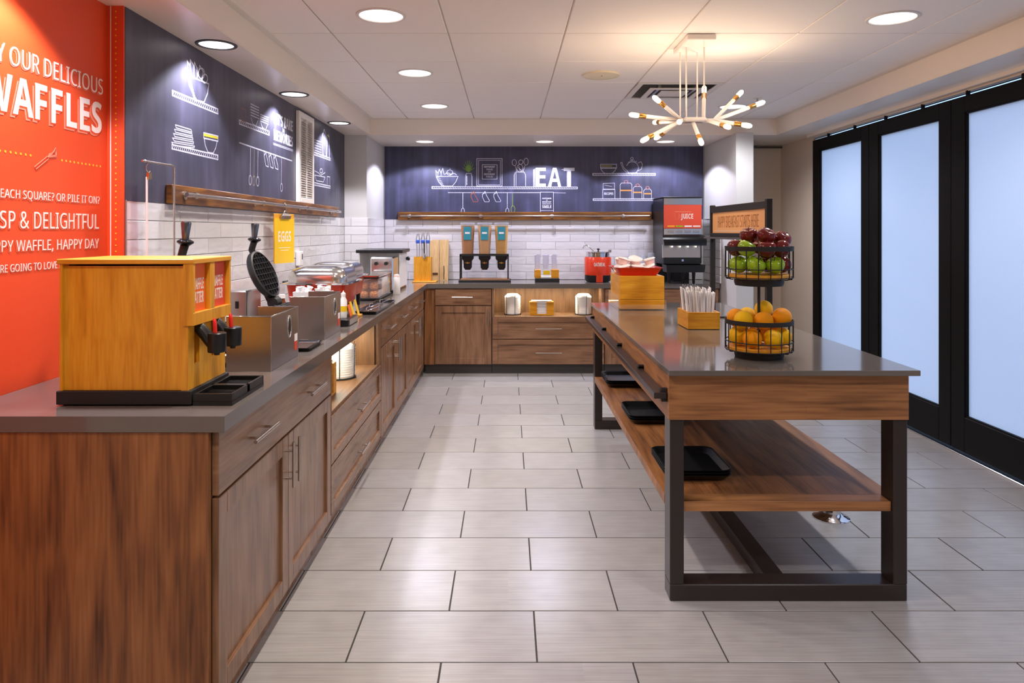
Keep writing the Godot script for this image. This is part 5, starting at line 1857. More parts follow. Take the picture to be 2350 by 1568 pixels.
func juice_dispenser() -> void:
	var t := thing("juice_dispenser", "tall black and steel juice dispenser with a red JUICE panel", "dispenser", P(1.69, TOP, 7.1))
	var x0 := 1.505
	var x1 := 1.88
	var f := 6.885
	part(t, "cabinet", bx(x0, x1, 1.06, 1.7, f + 0.012, 7.38, 0.006), M.black_plastic)
	part(t, "top_cap", bx(x0 - 0.004, x1 + 0.004, 1.7, 1.712, f - 0.004, 7.385, 0.003), M.matte_black)
	part(t, "steel_band", bx(x0 + 0.004, x1 - 0.002, 1.632, 1.698, f, f + 0.012, 0.002), M.steel_bright)
	var p := part(t, "graphic_panel", bx(x0 + 0.006, x1 - 0.004, 1.405, 1.632, f + 0.001, f + 0.012), M.card_red)
	lettering(p, "JUICE", P(1.735, 1.515, f + 0.001), Vector3.RIGHT, Vector3.UP, 0.12, 0.062, M.print_white)
	var cup := mb()
	cup.tube([P(1.614, 1.548, f), P(1.619, 1.49, f), P(1.652, 1.49, f), P(1.657, 1.548, f)], 0.002, 5)
	cup.tube([P(1.656, 1.535, f), P(1.668, 1.53, f), P(1.664, 1.508, f), P(1.654, 1.506, f)], 0.0018, 5)
	sub(p, "cup_mark", cup, M.print_pink)
	sub(p, "caption_bar", bx(1.615, 1.775, 1.562, 1.568, f - 0.0005, f + 0.001), M.print_pink)
	var k := 0
	for m in ["print_yellow", "green_apple", "cream_lid", "print_white"]:
		sub(p, "flavour_label", bx(1.545 + 0.083 * k, 1.615 + 0.083 * k, 1.418, 1.432, f - 0.001, f + 0.002), M[m])
		k += 1
	part(t, "button_strip", bx(x0 + 0.006, x1 - 0.004, 1.345, 1.403, f, f + 0.012, 0.002), M.steel_bright)
	for i in 4:
		part(t, "button", bx(1.545 + 0.083 * i, 1.605 + 0.083 * i, 1.362, 1.384, f - 0.004, f + 0.002, 0.002), M.nickel)
	# visor that swells out over the nozzles
	var b := mb()
	var prev := []
	for i in 9:
		var a := i / 8.0
		var out := 0.12 * sin(a * PI * 0.5)
		var y := 1.345 - 0.105 * (1.0 - cos(a * PI * 0.5))
		var w := 0.012 * sin(a * PI)
		var cur := [P(x0 - 0.006 - w - 0.01 * a, y, f - out), P(x1 + 0.0 + w + 0.01 * a, y, f - out)]
		if i > 0:
			var nn := Vector3(0, 1.0 - a, 0.3 + a).normalized()
			b.quad(prev[0], prev[1], cur[1], cur[0], nn)
			b.flat(prev[0], cur[0], P(x0 - 0.006, 1.24, f), Vector3.LEFT)
			b.flat(prev[1], cur[1], P(x1, 1.24, f), Vector3.RIGHT)
		prev = cur
	part(t, "visor", b, M.black_gloss)
	part(t, "splash_plate", bx(x0 - 0.01, x1 - 0.02, 1.12, 1.245, f - 0.02, f + 0.012, 0.002), M.satin_steel)
	for i in 4:
		part(t, "nozzle_light", mb().cyl(P(1.58 + 0.076 * i, 1.236, f - 0.045), P(1.58 + 0.076 * i, 1.222, f - 0.045), 0.009, 0.007, 12), M.dispenser_light)
		part(t, "nozzle", mb().cyl(P(1.58 + 0.076 * i, 1.27, f - 0.045), P(1.58 + 0.076 * i, 1.236, f - 0.045), 0.016, 0.012, 12), M.black_plastic)
	part(t, "lower_housing", bx(x0 - 0.004, x1 - 0.02, 1.055, 1.118, f - 0.03, 7.38, 0.006), M.black_plastic)
	part(t, "latch", bx(1.675, 1.695, 1.085, 1.105, f - 0.034, f - 0.028), M.chrome)
	part(t, "drip_tray", mb().loft([rrect(1.69, 0.985, f - 0.04, 0.36, 0.2, 0.015), rrect(1.69, 1.055, f - 0.04, 0.375, 0.22, 0.018), rrect(1.69, 1.055, f - 0.04, 0.36, 0.2, 0.015), rrect(1.69, 1.04, f - 0.04, 0.35, 0.19, 0.012)]), M.black_plastic)
	for x in [1.57, 1.71, 1.81]:
		part(t, "leg", mb().lathe(P(x, TOP, 6.93), [Vector2(0, 0), Vector2(0.012, 0), Vector2(0.013, 0.008), Vector2(0.018, 0.1), Vector2(0.02, 0.116)], 12), M.black_plastic)
	part(t, "rear_leg", bx(x0 + 0.02, x1 - 0.02, TOP, 1.06, 7.3, 7.36), M.black_plastic)


func bowl_stack(at: Vector3, r: float, h: float, label: String, count: int) -> void:
	var t := thing("wire_rack", "black wire rack round the %s" % label, "rack", at)
	part(t, "base_disc", mb().lathe(at, [Vector2(0, 0), Vector2(r * 1.02, 0), Vector2(r * 1.02, 0.006), Vector2(0, 0.006)], 28), M.matte_black)
	for k in 6:
		var an := TAU * (k + 0.25) / 6.0
		var e := Vector3(cos(an), 0, sin(an))
		part(t, "wire", mb().tube([at + e * r * 1.0 + Vector3(0, 0.004, 0), at + e * (r * 1.04) + Vector3(0, h * 0.9, 0), at + e * (r * 1.1) + Vector3(0, h * 0.98, 0)], 0.0022, 6), M.matte_black)
	for k in count:
		var y := at + Vector3(0, 0.007 + k * (h - 0.04) / count, 0)
		var b := thing("paper_bowl", label.replace("bowls stacked", "bowl stacked").replace("plates stacked", "plate stacked"), "bowl", y, "stacked in the niche: " + label)
		part(b, "bowl_wall", mb().lathe(y, [Vector2(0, 0.0), Vector2(r * 0.92, 0.0), Vector2(r * 0.95, (h - 0.04) / count * 0.5), Vector2(r * 0.97, (h - 0.04) / count * 0.98), Vector2(r * 0.93, (h - 0.04) / count), Vector2(r * 0.66, 0.004 + (h - 0.04) / count * 0.3), Vector2(0, 0.004 + (h - 0.04) / count * 0.3)], 28), M.cream_plate)
	# the topmost is turned over, so the pile ends in a dome
	var y2 := at + Vector3(0, 0.008 + (h - 0.04), 0)
	var c := thing("paper_bowl", label.replace("bowls stacked", "upturned bowl topping those stacked").replace("plates stacked", "upturned plate topping those stacked"), "bowl", y2, "stacked in the niche: " + label)
	part(c, "bowl_wall", mb().lathe(y2, [Vector2(0, 0), Vector2(r * 0.95, 0), Vector2(r * 0.9, 0.01), Vector2(r * 0.62, 0.03), Vector2(r * 0.55, 0.032), Vector2(0, 0.03)], 28), M.cream_plate)


func napkin_box(at: Vector3, w: float, depth: float, h: float, label: String, turn: float) -> void:
	var t := thing("napkin_box", label, "napkin holder", at)
	t.rotation.y = turn
	org = Vector3.ZERO
	var b := mb()
	b.box(Vector3(-w / 2, 0, -depth / 2), Vector3(w / 2, 0.01, depth / 2), 0.001)
	b.box(Vector3(-w / 2, 0.01, depth / 2 - 0.01), Vector3(-w * 0.2, h, depth / 2), 0.001)
	b.box(Vector3(w * 0.2, 0.01, depth / 2 - 0.01), Vector3(w / 2, h, depth / 2), 0.001)
	b.box(Vector3(-w / 2, 0.01, -depth / 2), Vector3(w / 2, h, -depth / 2 + 0.01), 0.001)
	b.box(Vector3(-w / 2, 0.01, -depth / 2 + 0.01), Vector3(-w / 2 + 0.01, h, depth / 2 - 0.01), 0.001)
	b.box(Vector3(w / 2 - 0.01, 0.01, -depth / 2 + 0.01), Vector3(w / 2, h, depth / 2 - 0.01), 0.001)
	part(t, "box", b, M.honey_u)
	var s := thing("napkin_pile", "white paper napkins filling the %s" % label.replace("wooden ", ""), "napkins", at)
	s.rotation.y = turn
	s.set_meta("kind", "stuff")
	org = Vector3.ZERO
	b = mb()
	for k in 9:
		var y0 := 0.012 + (h - 0.012) / 8.0 * k
		var o := 0.002 * (k % 3)
		b.box(Vector3(-w / 2 + 0.014 + o, y0, -depth / 2 + 0.014), Vector3(w / 2 - 0.014 - o, y0 + (h - 0.02) / 9.0, depth / 2 - 0.013), 0.002)
	part(s, "napkin_layers", b, M.white_paper)


# ---------------------------------------------------------------- on the island

func make_island_things() -> void:
	wood_riser()
	cutlery_box()
	fruit_stand()
	table_sign()
	var f := P(1.555, 0, 3.42)
	var t := thing("floor_post", "short chrome floor post with a round flange beside the island", "floor post", f)
	part(t, "flange", mb().lathe(f, [Vector2(0, 0), Vector2(0.084, 0), Vector2(0.084, 0.004), Vector2(0.078, 0.009), Vector2(0.056, 0.016), Vector2(0.046, 0.03)], 36), M.chrome)
	part(t, "post", mb().lathe(f, [Vector2(0.046, 0.028), Vector2(0.042, 0.085), Vector2(0.036, 0.092), Vector2(0, 0.094)], 24), M.chrome)


func wood_riser() -> void:
	var t := thing("wood_riser", "honey wood riser box in a clear acrylic tray on the island", "riser", P(0.865, TOP, 4.78))
	var b := mb()
	add_bx(b, 0.722, 1.006, TOP + 0.006, 0.936, 4.575, 5.0, 0.001)
	add_bx(b, 0.722, 1.006, 0.938, 1.088, 4.575, 5.0, 0.001)
	part(t, "box", b, M.honey_u)
	part(t, "tray_floor", bx(0.708, 1.018, TOP, TOP + 0.004, 4.56, 5.014), M.acrylic)
	for q in [[0.708, 1.018, 4.56, 4.564, 0.035], [0.708, 1.018, 5.01, 5.014, 0.06], [0.708, 0.712, 4.564, 5.01, 0.095], [1.014, 1.018, 4.564, 5.01, 0.06]]:
		part(t, "tray_wall", bx(q[0], q[1], TOP + 0.004, TOP + q[4], q[2], q[3]), M.acrylic)
	var y := 1.089
	t = thing("serving_dish", "red glazed serving dish of wrapped cups on the wood riser", "dish", P(0.85, y, 4.75))
	var cx := 0.85
	var cd := 4.75
	part(t, "dish_wall", mb().loft([rrect(cx, y, cd, 0.24, 0.24, 0.02), rrect(cx, y + 0.045, cd, 0.3, 0.3, 0.028), rrect(cx, y + 0.052, cd, 0.322, 0.322, 0.03), rrect(cx, y + 0.052, cd, 0.305, 0.305, 0.028), rrect(cx, y + 0.008, cd, 0.23, 0.23, 0.02)]), M.red_dish)
	rng.seed = 71
	for j in 2:
		for k in (9 if j == 0 else 5):
			var gx := (k % 3) - 1 if j == 0 else (k % 3) * 1.1 - 1.1
			var gd := (k / 3) - 1 if j == 0 else (k / 3) * 1.1 - 0.6
			var p := P(cx + gx * 0.082 + rng.randf_range(-0.003, 0.003), y + 0.034 + j * 0.046 + rng.randf_range(0, 0.004), cd + gd * 0.085)
			var o := thing("wrapped_cup", "pale pink foil topped portion cup heaped in the red dish", "portion cup", p, "portion cups in the red dish")
			var ax := Vector3(rng.randf_range(-0.5, 0.5), 1, rng.randf_range(-0.1, 0.9) if j == 1 else 0.1).normalized()
			part(o, "cup", mb().lathe_on(p, ax, [Vector2(0, -0.014), Vector2(0.028, -0.014), Vector2(0.037, 0.02)], 18), M.pink_wrap)
			part(o, "lid", mb().lathe_on(p, ax, [Vector2(0.037, 0.02), Vector2(0.042, 0.021), Vector2(0.042, 0.024), Vector2(0.034, 0.031), Vector2(0.028, 0.028), Vector2(0.02, 0.031), Vector2(0, 0.029)], 18), M.cream_lid)


func cutlery_box() -> void:
	var t := thing("cutlery_box", "low honey wood box of wrapped white cutlery on the island", "cutlery box", P(1.01, TOP, 3.77))
	var x0 := 0.927
	var x1 := 1.093
	var d0 := 3.66
	var d1 := 3.885
	part(t, "front_board", bx(x0, x1, TOP + 0.003, 0.96, d0, d0 + 0.01, 0.001), M.honey_u)
	part(t, "back_board", bx(x0, x1, TOP + 0.003, 0.96, d1 - 0.01, d1, 0.001), M.honey_u)
	part(t, "side_board", bx(x0, x0 + 0.01, TOP + 0.003, 0.96, d0 + 0.01, d1 - 0.01, 0.001), M.honey_u)
	part(t, "side_board", bx(x1 - 0.01, x1, TOP + 0.003, 0.96, d0 + 0.01, d1 - 0.01, 0.001), M.honey_u)
	part(t, "floor_board", bx(x0 + 0.01, x1 - 0.01, TOP + 0.003, TOP + 0.01, d0 + 0.01, d1 - 0.01), M.honey_u)
	for f in [[x0 + 0.005, x0 + 0.02], [x1 - 0.02, x1 - 0.005]]:
		part(t, "foot", bx(f[0], f[1], TOP, TOP + 0.003, d0 + 0.005, d1 - 0.005), M.matte_black)
	part(t, "divider", bx(x0 + 0.012, x1 - 0.012, TOP + 0.01, 0.995, 3.772, 3.775), M.acrylic)
	part(t, "divider", bx(x0 + 0.012, x0 + 0.015, TOP + 0.01, 0.995, d0 + 0.012, d1 - 0.012), M.acrylic)
	rng.seed = 81
	for k in 34:
		var row := k / 17
		var i := k % 17
		var x := x0 + 0.018 + 0.0078 * i
		var d := 3.72 + 0.09 * row + rng.randf_range(-0.012, 0.012)
		var lean := (i - 8) * 0.0035 * 0.6 - 0.004 + rng.randf_range(-0.004, 0.004)
		var h := 1.055 + rng.randf_range(0.0, 0.018) + (0.012 if row == 1 else 0.0)
		var o := thing("wrapped_cutlery", "white paper wrapped cutlery piece standing in the low wood box", "cutlery", P(x, TOP + 0.011, d), "wrapped cutlery in the wood box")
		part(o, "wrapper", mb().hexa([P(x - 0.003, TOP + 0.011, d - 0.012), P(x + 0.003, TOP + 0.011, d - 0.012), P(x + 0.003, TOP + 0.011, d + 0.012), P(x - 0.003, TOP + 0.011, d + 0.012), P(x - 0.003 + lean, h, d - 0.014), P(x + 0.003 + lean, h - 0.004, d - 0.014), P(x + 0.003 + lean, h, d + 0.014), P(x - 0.003 + lean, h + 0.003, d + 0.014)]), M.white_paper)
	for k in 6:
		var x := x0 + 0.02 + 0.013 * k
		var o := thing("plastic_fork", "clear plastic fork end rising above the wrapped cutlery in the wood box", "fork", P(x, 1.0, 3.82), "fork ends above the wrapped cutlery")
		var pts := [P(x, TOP + 0.012, 3.83), P(x - 0.004, 1.05, 3.84), P(x - 0.006, 1.075, 3.84), P(x - 0.001, 1.092, 3.84), P(x + 0.005, 1.078, 3.84), P(x + 0.003, 1.05, 3.84)]
		part(o, "loop", mb().tube(pts, 0.0018, 6), M.cup_clear)


func wire_basket(t: Node3D, c: Vector3, r: float, h: float) -> void:
	var floor_y := 0.0
	part(t, "basket_disc", mb().lathe(c + Vector3(0, -0.03, 0), [Vector2(0, 0), Vector2(0.092, 0), Vector2(0.096, 0.012), Vector2(0.096, 0.03), Vector2(0, 0.03)], 36), M.matte_black)
	part(t, "basket_floor", mb().lathe(c, [Vector2(0, 0), Vector2(r - 0.012, 0), Vector2(r - 0.01, 0.003), Vector2(r - 0.01, 0.014), Vector2(r - 0.012, 0.016), Vector2(0, 0.016)], 40), M.honey_u)
	part(t, "basket_rim", mb().lathe(c + Vector3(0, h - 0.018, 0), [Vector2(r - 0.001, 0), Vector2(r + 0.001, 0), Vector2(r + 0.002, 0.018), Vector2(r - 0.001, 0.018), Vector2(r - 0.001, 0)], 48), M.matte_black)
	for k in 18:
		var an := TAU * (k + 0.5) / 18.0
		var e := Vector3(cos(an), 0, sin(an))
		part(t, "wire", mb().tube([c + e * (r - 0.02) + Vector3(0, -0.004, 0), c + e * (r - 0.006) + Vector3(0, -0.003, 0), c + e * r + Vector3(0, 0.006, 0), c + e * r + Vector3(0, h - 0.01, 0)], 0.0022, 6), M.matte_black)
	for y in [0.004, 0.038]:
		var ring := []
		for k in 40:
			ring.append(c + Vector3(r * cos(TAU * k / 40.0), y, r * sin(TAU * k / 40.0)))
		part(t, "wire_ring", mb().tube(ring, 0.0022, 6, true), M.matte_black)


var apple_meshes := {}


func fruit(kind: String, at: Vector3, r: float, label: String, group: String, tilt: Vector3) -> void:
	var t := thing(kind, label, kind.split("_")[-1], at, group)
	org = Vector3.ZERO
	if not apple_meshes.has(kind):
		var b := mb()
		if kind.ends_with("apple"):
			var pr := []
			for k in 15:
				var a := -PI / 2 + PI * k / 14.0
				var rad := cos(a) * (1.0 + 0.10 * sin(a))
				var y := sin(a) * 0.93
				if k < 2:
					y += 0.10 * (2 - k)
				if k > 11:
					y -= 0.13 * (k - 11)
				pr.append(Vector2(maxf(rad, 0.0), y))
			b.lathe_on(Vector3.ZERO, Vector3.UP, pr, 24, 0.3)
		elif kind == "lemon":
			var pr := []
			for k in 15:
				var a := -PI / 2 + PI * k / 14.0
				pr.append(Vector2(maxf(cos(a), 0.0) * 0.94, sin(a) * (1.0 if k > 1 and k < 13 else 1.03)))
			b.lathe_on(Vector3.ZERO, Vector3.UP, pr, 22, 0.3)
		else:
			var pr := []
			for k in 13:
				var a := -PI / 2 + PI * k / 12.0
				pr.append(Vector2(maxf(cos(a), 0.0), sin(a) * 0.96))
			b.lathe_on(Vector3.ZERO, Vector3.UP, pr, 24, 0.3)
		apple_meshes[kind] = b.mesh()
		apple_meshes[kind + "_stem"] = mb().tube([Vector3(0, 0.5, 0), Vector3(0.02, 0.8, 0), Vector3(0.07, 1.02, 0.02)], 0.035, 6).mesh()
	var o := put_mesh(t, "flesh", apple_meshes[kind], M[kind])
	var bs := Basis(Quaternion(Vector3.UP, tilt.normalized())) * Basis().scaled(Vector3.ONE * r)
	o.transform = Transform3D(bs, Vector3.ZERO)
	if kind.ends_with("apple"):
		put_mesh(t, "stalk", apple_meshes[kind + "_stem"], M.stem).transform = o.transform


func settle(list: Array, r: float, room: float, pole: bool) -> void:
	# let the fruit roll apart and down until nothing presses into anything
	for it in 500:
		for q in list:
			q[1] -= 0.0006 if it < 420 else 0.0
		for i in list.size():
			for j in range(i + 1, list.size()):
				var a := Vector3(list[i][0], list[i][1], list[i][2])
				var b := Vector3(list[j][0], list[j][1], list[j][2])
				var gap := a.distance_to(b)
				if gap < 2.0 * r and gap > 1e-5:
					var push := (a - b) / gap * (2.0 * r - gap) * 0.5
					for k in 3:
						list[i][k] += push[k]
						list[j][k] -= push[k]
		for q in list:
			q[1] = maxf(q[1], r + 0.0165)
			var h := Vector2(q[0], q[2])
			if pole and h.length() < r + 0.0065:
				h = (h if h.length() > 1e-4 else Vector2(1, 0)).normalized() * (r + 0.0065)
			if q[1] < 0.15:
				h = h.limit_length(room + 0.008 - r)
			else:
				h = h.limit_length(0.1)
			q[0] = h.x
			q[2] = h.y


func fruit_stand() -> void:
	var cx := 1.014
	var cd := 2.872
	var t := thing("fruit_stand", "two tier black wire fruit stand on the island", "fruit stand", P(cx, TOP, cd))
	var lo := P(cx, 0.90, cd)
	var hi := P(cx, 1.19, cd)
	wire_basket(t, lo, 0.131, 0.124)
	wire_basket(t, hi, 0.131, 0.128)
	part(t, "pole", mb().cyl(P(cx, 0.91, cd), P(cx, 1.162, cd), 0.006, 0.006, 12), M.matte_black)
	rng.seed = 91
	var spots := []
	# lower basket: oranges and lemons
	var low := [[-0.088, 0.052, -0.03, "lemon"], [-0.03, 0.05, -0.088, "orange"], [0.035, 0.052, -0.085, "lemon"], [0.088, 0.05, -0.035, "lemon"], [0.085, 0.05, 0.045, "orange"], [-0.03, 0.052, 0.085, "orange"],
		[-0.055, 0.102, -0.06, "lemon"], [0.01, 0.108, -0.05, "orange"], [0.068, 0.106, -0.052, "orange"], [-0.08, 0.112, 0.01, "orange"], [0.075, 0.112, 0.02, "orange"], [-0.02, 0.118, 0.055, "lemon"],
		[0.01, 0.152, 0.04, "lemon"]]
	var r := 0.0395
	settle(low, r, 0.119, true)
	for q in low:
		fruit(q[3], lo + Vector3(q[0], q[1], -q[2]), r * 0.97, "%s in the lower wire basket of the fruit stand" % ("whole orange" if q[3] == "orange" else "yellow lemon"), "citrus fruit in the lower basket", Vector3(rng.randf_range(-1, 1), rng.randf_range(0.2, 1), rng.randf_range(-1, 1)))
	var up := [[-0.084, 0.052, -0.035, "green_apple"], [-0.034, 0.054, -0.084, "green_apple"], [0.04, 0.053, -0.082, "green_apple"], [0.09, 0.052, -0.02, "red_apple"], [0.07, 0.052, 0.055, "red_apple"], [0.0, 0.052, 0.09, "green_apple"], [-0.07, 0.052, 0.055, "green_apple"],
		[-0.062, 0.106, -0.05, "green_apple"], [-0.02, 0.118, -0.01, "green_apple"], [0.01, 0.102, -0.062, "red_apple"], [0.072, 0.108, -0.042, "red_apple"], [0.065, 0.112, 0.04, "red_apple"], [-0.04, 0.115, 0.06, "green_apple"],
		[-0.085, 0.142, -0.01, "red_apple"], [-0.03, 0.165, 0.03, "red_apple"], [0.03, 0.158, -0.03, "red_apple"], [0.085, 0.162, -0.025, "red_apple"], [0.055, 0.165, 0.055, "red_apple"]]
	r = 0.0378
	settle(up, r, 0.119, false)
	for q in up:
		fruit(q[3], hi + Vector3(q[0], q[1], -q[2]), r * 0.955, "%s in the upper wire basket of the fruit stand" % ("dark red apple" if q[3] == "red_apple" else "bright green apple"), "apples in the upper basket", Vector3(rng.randf_range(-0.6, 0.6), 1, rng.randf_range(-0.6, 0.6)))


func table_sign() -> void:
	var x := 1.205
	var dn := 3.27
	var df := 4.2
	var t := thing("table_sign", "black framed orange sign reading happy breakfast starts here, standing on the island", "sign", P(x, TOP, 3.75))
	part(t, "post", bx(x - 0.013, x + 0.013, TOP + 0.008, 1.53, dn, dn + 0.03, 0.002), M.matte_black)
	part(t, "post", bx(x - 0.013, x + 0.013, TOP + 0.008, 1.53, df - 0.03, df, 0.002), M.matte_black)
	part(t, "foot", bx(x - 0.09, x + 0.09, TOP, TOP + 0.008, dn - 0.005, dn + 0.035, 0.002), M.matte_black)
	part(t, "foot", bx(x - 0.09, x + 0.09, TOP, TOP + 0.008, df - 0.035, df + 0.005, 0.002), M.matte_black)
	part(t, "top_rail", bx(x - 0.012, x + 0.012, 1.485, 1.52, dn + 0.03, df - 0.03, 0.002), M.matte_black)
	part(t, "bottom_rail", bx(x - 0.012, x + 0.012, 1.335, 1.368, dn + 0.03, df - 0.03, 0.002), M.matte_black)
	part(t, "ledge", bx(x - 0.05, x - 0.012, 1.335, 1.345, dn + 0.01, df - 0.01, 0.001), M.ring_dark)
	var p := part(t, "panel", bx(x - 0.004, x + 0.004, 1.368, 1.485, dn + 0.03, df - 0.03), M.sign_orange)
	# reads from the waffle side of the island
	var r := Vector3(0, 0, 1)
	lettering(p, "HAPPY BREAKFAST STARTS HERE", P(x - 0.004, 1.43, (dn + df) / 2), r, Vector3.UP, 0.66, 0.062, M.print_tan, "lettering", false)
	sub(p, "border_line", bx(x - 0.0046, x - 0.004, 1.377, 1.38, dn + 0.06, df - 0.06), M.cream_lid)


# ---------------------------------------------------------------- rails, vents, clipboards

func rail_board(label: String, a0: float, a1: float, left: bool) -> void:
	var t: Node3D
	if left:
		t = thing("utensil_rail", label, "wall rail", P(LEFT, 1.5, (a0 + a1) / 2))
		part(t, "board", bx(LEFT + 0.001, LEFT + 0.03, 1.5, 1.585, a0, a1, 0.003), M.plank_u)
		part(t, "tube", mb().tube([P(-1.42, 1.541, a0 + 0.02), P(-1.42, 1.541, a1 - 0.18)], 0.0095, 12), M.nickel)
	else:
		t = thing("utensil_rail", label, "wall rail", P((a0 + a1) / 2, 1.5, BACK))
		part(t, "board", bx(a0, a1, 1.492, 1.577, BACK - 0.03, BACK - 0.001, 0.003), M.plank_u)
		part(t, "tube", mb().tube([P(a0 + 0.03, 1.535, BACK - 0.075), P(a1 - 0.03, 1.535, BACK - 0.075)], 0.0075, 12), M.nickel)
	for k in 4:
		var a := lerpf(a0 + 0.12, a1 - 0.3, k / 3.0)
		var c := P(LEFT + 0.03, 1.541, a) if left else P(a, 1.535, BACK - 0.03)
		var o := Vector3.RIGHT if left else Vector3(0, 0, 1)
		part(t, "bracket", mb().lathe_on(c, o, [Vector2(0, 0), Vector2(0.02, 0), Vector2(0.02, 0.004), Vector2(0.008, 0.008), Vector2(0.008, 0.05), Vector2(0, 0.05)], 12), M.nickel)
		part(t, "collar", mb().cyl(c + o * 0.05 - (Vector3(0, 0, 0.014) if left else Vector3(0.014, 0, 0)), c + o * 0.05 + (Vector3(0, 0, 0.014) if left else Vector3(0.014, 0, 0)), 0.0145, 0.0145, 12), M.nickel)


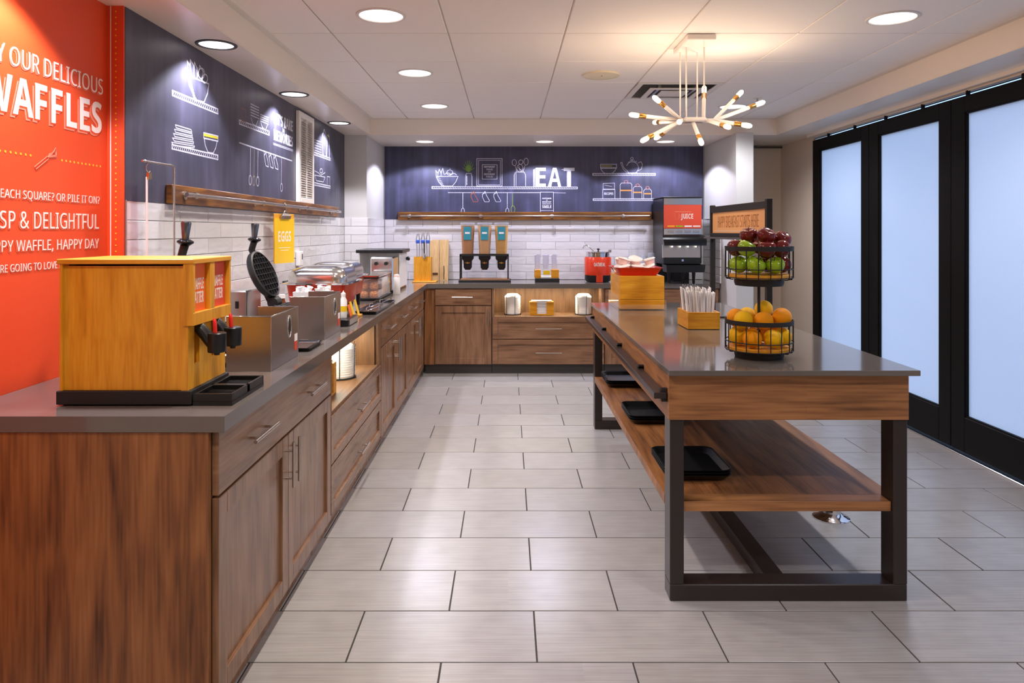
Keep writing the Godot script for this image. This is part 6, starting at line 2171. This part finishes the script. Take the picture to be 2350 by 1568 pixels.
func make_small_fittings() -> void:
	rail_board("brown plank with a steel utensil tube under the waffle station chalkboard", 3.12, 6.2, true)
	rail_board("brown plank with a steel utensil tube under the EAT chalkboard", -1.147, 1.495, false)
	# clipboard reading EGGS
	var d := 4.5
	var x := -1.419
	var t := thing("clipboard", "yellow EGGS clipboard hanging from the steel utensil tube", "clipboard", P(x, 1.2, d))
	part(t, "board", bx(x - 0.003, x + 0.002, 1.178, 1.487, d - 0.115, d + 0.115, 0.002), M.honey_v)
	var y := part(t, "sheet", bx(x + 0.002, x + 0.004, 1.176, 1.458, d - 0.111, d + 0.111), M.card_yellow)
	lettering(y, "EGGS", P(x + 0.004, 1.345, d), Vector3(0, 0, -1), Vector3.UP, 0.145, 0.066, M.print_white)
	sub(y, "caption_line", bx(x + 0.004, x + 0.0045, 1.272, 1.275, d - 0.065, d + 0.065), M.cream_lid)
	sub(y, "caption_line", bx(x + 0.004, x + 0.0045, 1.256, 1.259, d - 0.045, d + 0.045), M.cream_lid)
	var c := part(t, "clip", mb().loft([rrect(x + 0.008, 1.455, d, 0.012, 0.11, 0.004), rrect(x + 0.013, 1.475, d, 0.02, 0.1, 0.005), rrect(x + 0.006, 1.492, d, 0.01, 0.05, 0.004)]), M.nickel)
	sub(c, "clip_loop", mb().tube([P(x + 0.01, 1.49, d - 0.02), P(x + 0.012, 1.505, d - 0.01), P(x + 0.012, 1.505, d + 0.01), P(x + 0.01, 1.49, d + 0.02)], 0.0025, 6), M.nickel)
	part(t, "hook", mb().tube([P(x + 0.012, 1.5, d), P(x + 0.014, 1.535, d), P(x + 0.011, 1.551, d), P(x - 0.001, 1.5555, d), P(x - 0.013, 1.55, d)], 0.002, 6), M.nickel)
	t.rotation_degrees.y = -14.5
	# thermostat on the tiles
	t = thing("thermostat", "small white wall thermostat on the tiles beside the EGGS clipboard", "thermostat", P(LEFT, 1.2, 5.1))
	part(t, "housing", bx(LEFT, LEFT + 0.03, 1.13, 1.235, 5.03, 5.12, 0.005), M.white_plastic)
	part(t, "screen", bx(LEFT + 0.03, LEFT + 0.0305, 1.175, 1.215, 5.08, 5.105), M.ring_dark)
	# tall grille let into the mural
	t = thing("wall_grille", "tall white louvered air grille in the chalkboard wall", "grille", P(LEFT, 1.6, 5.2))
	var a0 := 5.035
	var a1 := 5.42
	var y0 := 1.585
	var y1 := 2.235
	var fr := mb()
	for q in [[y0, y1, a0, a0 + 0.045], [y0, y1, a1 - 0.045, a1], [y0, y0 + 0.035, a0 + 0.045, a1 - 0.045], [y1 - 0.04, y1, a0 + 0.045, a1 - 0.045]]:
		add_bx(fr, LEFT + 0.0005, LEFT + 0.026, q[0], q[1], q[2], q[3], 0.002)
	part(t, "frame", fr, M.white_metal)
	part(t, "backing", bx(LEFT + 0.0005, LEFT + 0.0016, y0 + 0.03, y1 - 0.03, a0 + 0.04, a1 - 0.04), M.white_metal)
	part(t, "mullion", bx(LEFT + 0.001, LEFT + 0.025, y0 + 0.03, y1 - 0.03, 5.222, 5.234), M.white_metal)
	var lv := mb()
	var yy := y0 + 0.04
	while yy < y1 - 0.05:
		lv.hexa([P(LEFT + 0.003, yy + 0.012, a0 + 0.04), P(LEFT + 0.024, yy, a0 + 0.04), P(LEFT + 0.0245, yy + 0.0015, a0 + 0.04), P(LEFT + 0.0035, yy + 0.0135, a0 + 0.04), P(LEFT + 0.003, yy + 0.012, a1 - 0.04), P(LEFT + 0.024, yy, a1 - 0.04), P(LEFT + 0.0245, yy + 0.0015, a1 - 0.04), P(LEFT + 0.0035, yy + 0.0135, a1 - 0.04)])
		yy += 0.017
	part(t, "louver", lv, M.white_metal)
	# ceiling: air diffuser, speaker, sprinkler
	var Y := CEIL - 0.008
	t = thing("ceiling_diffuser", "square stepped air diffuser in the tile ceiling behind the chandelier", "air vent", P(1.215, Y, 5.23))
	var cx := 1.206
	var cd := 5.233
	var o := 0.3
	for q in [[o, 0.26], [0.2, 0.16], [0.1, 0.0]]:
		# each vane is a flat square ring with a short turned-up lip; between them the duct is open
		var b := mb()
		var level := Y - 0.004 if q[0] == o else Y - 0.022
		for w in [[-q[0], q[0], -q[0], -q[1]], [-q[0], q[0], q[1], q[0]], [-q[0], -q[1], -q[1], q[1]], [q[1], q[0], -q[1], q[1]]]:
			if w[1] - w[0] > 0.001 and w[3] - w[2] > 0.001:
				add_bx(b, cx + w[0], cx + w[1], level, level + 0.006, cd + w[2], cd + w[3])
		part(t, "vane", b, M.ceiling_grid)
	var duct := mb()
	add_bx(duct, cx - 0.298, cx + 0.298, Y + 0.25, Y + 0.254, cd - 0.298, cd + 0.298)
	for w in [[-0.298, 0.298, -0.298, -0.262], [-0.298, 0.298, 0.262, 0.298], [-0.298, -0.262, -0.262, 0.262], [0.262, 0.298, -0.262, 0.262]]:
		add_bx(duct, cx + w[0], cx + w[1], Y + 0.003, Y + 0.25, cd + w[2], cd + w[3])
	part(t, "throat", duct, M.steel_trim)
	for w in [-0.13, 0.13]:
		part(t, "hanger", bx(cx + w - 0.01, cx + w + 0.01, Y - 0.018, Y + 0.01, cd - 0.19, cd + 0.19), M.steel_trim)
	t = thing("ceiling_speaker", "round cream ceiling speaker in the tile ceiling beside the chandelier", "speaker", P(0.612, Y, 4.67))
	part(t, "rim", mb().lathe(P(0.612, Y, 4.67), [Vector2(0.112, -0.012), Vector2(0.118, -0.012), Vector2(0.12, -0.004), Vector2(0.12, 0.004)], 36), M.smoke_white)
	part(t, "grille", mb().lathe(P(0.612, Y, 4.67), [Vector2(0, -0.015), Vector2(0.05, -0.014), Vector2(0.113, -0.011)], 36), M.smoke_white)
	part(t, "badge", mb().cyl(P(0.612, Y - 0.0145, 4.64), P(0.612, Y - 0.017, 4.64), 0.006, 0.006, 10), M.nickel)
	for q in [[1.93, 5.5, "hanging beside the chandelier"]]:
		t = thing("sprinkler", "small white fire sprinkler head %s" % q[2], "sprinkler", P(q[0], Y, q[1]))
		var e := P(q[0], Y, q[1])
		part(t, "plate", mb().lathe(e, [Vector2(0, -0.004), Vector2(0.035, -0.004), Vector2(0.037, 0.002)], 20), M.ceiling_grid)
		part(t, "stem", mb().cyl(e, e + Vector3(0, -0.04, 0), 0.007, 0.006, 10), M.nickel)
		part(t, "deflector", mb().cyl(e + Vector3(0, -0.04, 0), e + Vector3(0, -0.043, 0), 0.016, 0.016, 12), M.nickel)
